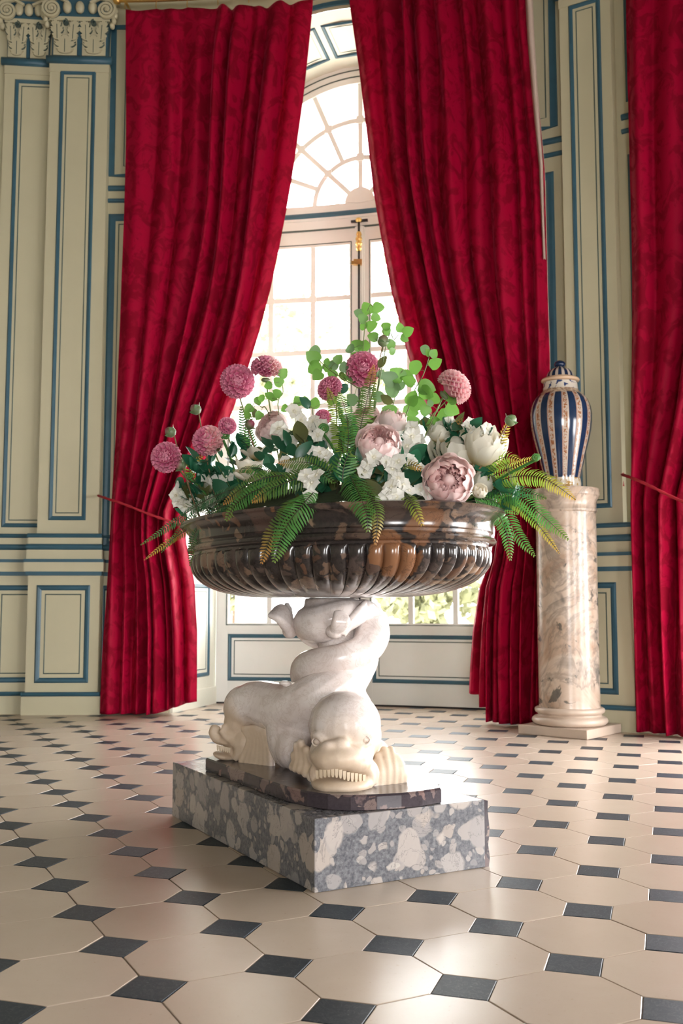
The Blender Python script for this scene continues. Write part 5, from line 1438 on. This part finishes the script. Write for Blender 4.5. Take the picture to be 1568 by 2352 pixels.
# --- ferns
def fern(pts, label, mat='fern_green', wpx=26, k=1.06, grow=0.0, facing=None, tipped=.35, dens=1.0, droop=.25, base_in=True, ks=None):
    """one frond: pts run from base to tip in the photograph; leaflets in pairs along a dark midrib"""
    W3 = []
    for i, p in enumerate(pts):
        kk = p[2] if len(p) > 2 else k
        W3.append(P(p[0], p[1], kk))
    C_ = catmull(W3, 10)
    r0 = root_of(W3[0], .8, SOILZ) if base_in else W3[0]
    t = empty('fern_frond', r0); tag(t, label, 'fern', 'fern fronds')
    full = ([r0] if base_in else []) + C_
    ln = [0.0]
    for a, b_ in zip(C_[:-1], C_[1:]): ln.append(ln[-1] + (b_ - a).length)
    tot = ln[-1]; stepl = .0102/dens; N = max(8, int(tot/stepl)); b = MB(); rn = random.Random(int(pts[0][0]*3 + pts[-1][1]))
    wmax = wpx*1.75e-3
    for i in range(N):
        s = tot*(i + .5)/N; q = i/N
        j = max(1, min(len(C_)-1, int(np.searchsorted(ln, s)))); u = (s - ln[j-1])/max(1e-6, ln[j] - ln[j-1]); p = C_[j-1].lerp(C_[j], u); tan = (C_[j] - C_[j-1]).normalized()
        nf = (facing or (TOCAM(p) + Vector((0, 0, .5)))).normalized(); nf = (nf - tan*nf.dot(tan)).normalized(); side = tan.cross(nf)
        w = wmax*(math.sin(PI*min(1, .10 + .9*q)**.75 if q < 1 else 0) if False else min(1, .35 + q*3.2)*(1 - q**2.6)**.8)
        for sg in (-1, 1):
            d = (side*sg + tan*.42 + nf*rn.uniform(-.12, .12) - nf*droop*.3).normalized(); hw = stepl*.38
            w2 = w*rn.uniform(.9, 1.06); tipv = max(0, (q - (1 - tipped))/tipped) if tipped > 0 else 0
            tipv = min(1, tipv + rn.uniform(0, .08))
            p0 = p - tan*hw*.5; p1 = p + tan*hw*.5
            m0 = p + d*w2*.45 - tan*hw*.9 + nf*.0015; m1 = p + d*w2*.45 + tan*hw*.9 + nf*.0015; e = p + d*w2 - nf*w2*droop + tan*hw
            c0 = p + d*w2*.8 - tan*hw*.55 - nf*w2*droop*.5; c1_ = p + d*w2*.8 + tan*hw*1.0 - nf*w2*droop*.5
            b.add([v - r0 for v in (p0, p1, m0, m1, c0, c1_, e)], [(0, 2, 3, 1), (2, 4, 5, 3), (4, 6, 5)], [tipv*.7]*2 + [tipv]*5)
    o = obj('leaflets', b.mesh('leaflets', MAT[mat], False), None, t); tag(o, kind='stuff')
    stem(t, full, .0019, .0007, 'rachis', 'midrib')
    return t
# left side, drooping
fern([(560,1115,.75), (470,1150,.9), (400,1200,.6), (322,1252,.0)], 'long dark fern drooping at the far left, upper of the two', 'fern_dark', 22, k=.5, tipped=.3)
fern([(560,1140,.85), (480,1190,.9), (400,1235,.6), (330,1287,.0)], 'fern with a yellow tip drooping at the far left, lower of the two', 'fern_lime', 22, tipped=.55)
fern([(540,1150,.9), (480,1180,.98), (446,1230,1.0), (436,1300,1.0)], 'dark fern hanging straight down over the left end of the bowl', 'fern_dark', 20, k=.95)
fern([(520,1140,.9), (450,1180,.9), (395,1240,.3), (370,1270,0)], 'short dark fern drooping between the two long left fronds', 'fern_dark', 20)
fern([(740,1085,.85), (680,1100,.95), (620,1125,1.02), (578,1152,1.05)], 'pale green fern arching left over the rim towards a brownish tip', 'fern_gold', 28, tipped=.3)
fern([(660,1090,.8), (600,1100,.95), (550,1125,1.0), (512,1158,1.04)], 'fern arching left with an orange tip, left of the pale one', 'fern_gold', 24, tipped=.3)
fern([(640,1110,.9), (580,1130,1.0), (540,1160,1.05), (518,1196,1.07)], 'green fern hanging over the rim at the left', 'fern_green', 24)
fern([(725,1125,.95), (690,1165,1.08), (655,1215,1.10), (628,1292,1.10)], 'broad green fern hanging down over the flutes left of centre', 'fern_green', 32, tipped=.25)
fern([(715,1130,.95), (665,1175,1.07), (625,1225,1.08), (600,1295,1.08)], 'fern with a russet tip hanging behind the broad green one', 'fern_gold', 26, tipped=.5)
fern([(800,1085,.85), (822,1130,1.0), (840,1175,1.07), (845,1222,1.08)], 'green fern hanging over the rim at the centre', 'fern_green', 34, tipped=.2)
fern([(812,1100,.88), (850,1140,1.02), (866,1185,1.09), (861,1252,1.10)], 'slim fern with a curled orange tip at the centre rim', 'fern_gold', 20, tipped=.35)
fern([(790,1060,.6), (782,1000,.5), (772,945,.4), (752,890,.3)], 'upright light green fern left of the centre dahlia', 'fern_lime', 24, tipped=.15)
fern([(795,1050,.6), (800,1000,.6), (792,940,.5), (778,900,.4)], 'second upright fern close beside the light green one', 'fern_green', 24, tipped=.2)
fern([(815,1040,.6), (828,980,.5), (842,920,.4), (858,838,.3)], 'tall upright fern with a rusty tip crossing the centre dahlia', 'fern_gold', 26, tipped=.3)
fern([(775,1110,.85), (740,1075,.85), (700,1062,.85), (640,1062,.85)], 'fern bending left at mid height with a purple brown tip', 'fern_gold', 26, tipped=.3)
fern([(640,1095,.8), (610,1080,.8), (575,1075,.8), (535,1080,.8)], 'short fern lying level across the lily', 'fern_green', 20)
fern([(785,1110,.9), (790,1070,.9), (800,1045,.9), (808,1040,.9)], 'short young fern at the foot of the upright ferns', 'fern_green', 30, tipped=.3)
fern([(570,1040,.3), (560,990,.2), (556,955,.2), (553,933,.2)], 'small thin dark fern standing up at the left', 'fern_dark', 15)
fern([(590,1040,.4), (575,1010,.4), (570,985,.3), (578,955,.3)], 'small thin fern beside the dark red bud', 'fern_green', 16)
fern([(700,1110,.9), (720,1090,.9), (740,1088,.9), (765,1105,.9)], 'short dark fern curling right at the foot of the upright ferns', 'fern_dark', 22)
fern([(925,1130,.95), (942,1150,1.05), (955,1172,1.08), (970,1208,1.09)], 'slim fern with a yellow tip hanging over the rim right of centre', 'fern_lime', 17, tipped=.4)
fern([(985,1030,.6), (1005,1010,.5), (1030,985,.4), (1062,962,.3)], 'small fern with purple brown leaflets in front of the cream flower', 'fern_gold', 16, tipped=.9)
fern([(925,1078,.9), (935,1070,.9), (950,1068,.92), (968,1078,.94)], 'tiny purple fern lying over white blossoms right of centre', 'fern_gold', 12, tipped=.95)
# right side
fern([(1080,1100,.8), (1120,1070,.6), (1160,1050,.3), (1195,1058,0)], 'yellow green fern arching level at the upper right', 'fern_lime', 24, tipped=.3)
fern([(1110,1080,.6), (1140,1040,.4), (1155,1000,.2), (1172,962,0)], 'narrow yellow fern rising under the green bud on the right', 'fern_lime', 16, tipped=.8)
fern([(1100,1105,.8), (1150,1085,.5), (1200,1062,.2), (1236,1050,0)], 'fern with orange edges rising to a furled tip at the right', 'fern_lime', 18, tipped=.6)
fern([(1110,1120,.8), (1180,1095,.5), (1250,1100,.2), (1322,1148,0)], 'long yellow fern arching far right in front of the vase foot', 'fern_lime', 26, tipped=.45)
fern([(1110,1130,.85), (1180,1135,.6), (1240,1180,.3), (1306,1240,0)], 'long green fern drooping far right in front of the marble column', 'fern_green', 26, tipped=.3)
fern([(1100,1140,.85), (1170,1150,.7), (1230,1200,.5), (1285,1272,.3)], 'thin drooping fern with golden leaflets in front of the column', 'fern_lime', 15, tipped=.4)
fern([(1090,1140,.9), (1150,1160,.9), (1180,1215,.9), (1228,1278,.9)], 'green fern drooping over the right end of the bowl', 'fern_green', 22, tipped=.2)
fern([(1090,1150,.95), (1135,1170,1.0), (1162,1220,1.0), (1172,1288,1.0)], 'green fern hanging straight down at the right end of the bowl', 'fern_green', 22, tipped=.25)
fern([(1110,1130,.85), (1160,1120,.6), (1210,1130,.4), (1255,1145,.2)], 'dark green fern level behind the long yellow one at the right', 'fern_dark', 20)
fern([(1060,1095,.85), (1085,1070,.7), (1110,1060,.6), (1140,1080,.5)], 'dark fern right of the leaning peony', 'fern_dark', 22)
fern([(1085,1130,.9), (1110,1145,.95), (1140,1150,.9), (1190,1180,.8)], 'bushy green fern at the right rim', 'fern_green', 24)
fern([(450,1110,.4), (435,1080,.3), (445,1060,.3), (465,1048,.3)], 'small golden fern under the rosy dahlia', 'fern_lime', 15, tipped=.8)
fern([(470,1130,.6), (440,1115,.4), (415,1120,.3), (396,1128,.2)], 'small dark fern across the far left blossoms', 'fern_dark', 17)
# fiddleheads
def fiddlehead(base, neck, r, k, hand, label, thick=.0055):
    a, b_ = P(base[0], base[1], k), P(neck[0], neck[1], k); r0 = root_of(a, .8, min(SOILZ, a.z)); t = empty('fiddlehead', r0); tag(t, label, 'fern', 'coiled fern tips')
    R = r*b_.y/FPX; xa = Vector((1, 0, 0))*hand; za = Vector((0, 0, 1)); c = b_ + xa*R
    coil = [c - xa*R*(1 - .8*q)*math.cos(2*PI*1.7*q) + za*R*(1 - .8*q)*math.sin(2*PI*1.7*q) + Vector((0, -.006*q, 0)) for q in [i/34 for i in range(35)]]
    pts = catmull([r0, a, b_], 6)[:-1] + coil; n = len(pts)
    s = MB(); s.tube([p - r0 for p in pts], [thick*.6 + thick*.4*min(1, i/12) if i < n - 18 else thick*(1 - .35*(i - n + 18)/18) for i in range(n)], 8); obj('coiled_stalk', s, MAT['fern_green'], t, smooth=True)
    s = MB(); rn = random.Random(5)
    for p in pts[8:]:
        for _ in range(3):
            d = Vector((rn.gauss(0, 1), rn.gauss(0, .6), rn.gauss(0, 1))).normalized(); e = p + d*thick*1.9; w = Vector((d.z, 0, -d.x))*.0016
            s.add([p - r0 - w, p - r0 + w, e - r0], [(0, 1, 2)])
    o = obj('scales', s.mesh('scales', MAT['fern_lime']), None, t); tag(o, kind='stuff')
fiddlehead((532, 1060), (508, 1000), 10, .4, 1, 'coiled fern tip right of the rosy dahlia')
fiddlehead((772, 1050), (733, 985), 11, .5, 1, 'coiled fern tip left of the upright ferns')
fiddlehead((905, 1020), (908, 970), 10, .2, -1, 'coiled fern tip above the central peony')
fiddlehead((460, 1120), (426, 1095), 8, .4, 1, 'tiny coiled fern tip at the far left')
fiddlehead((1130, 1110), (1238, 1052), 8, -1, -1, 'furled fern tip at the right in front of the vase')
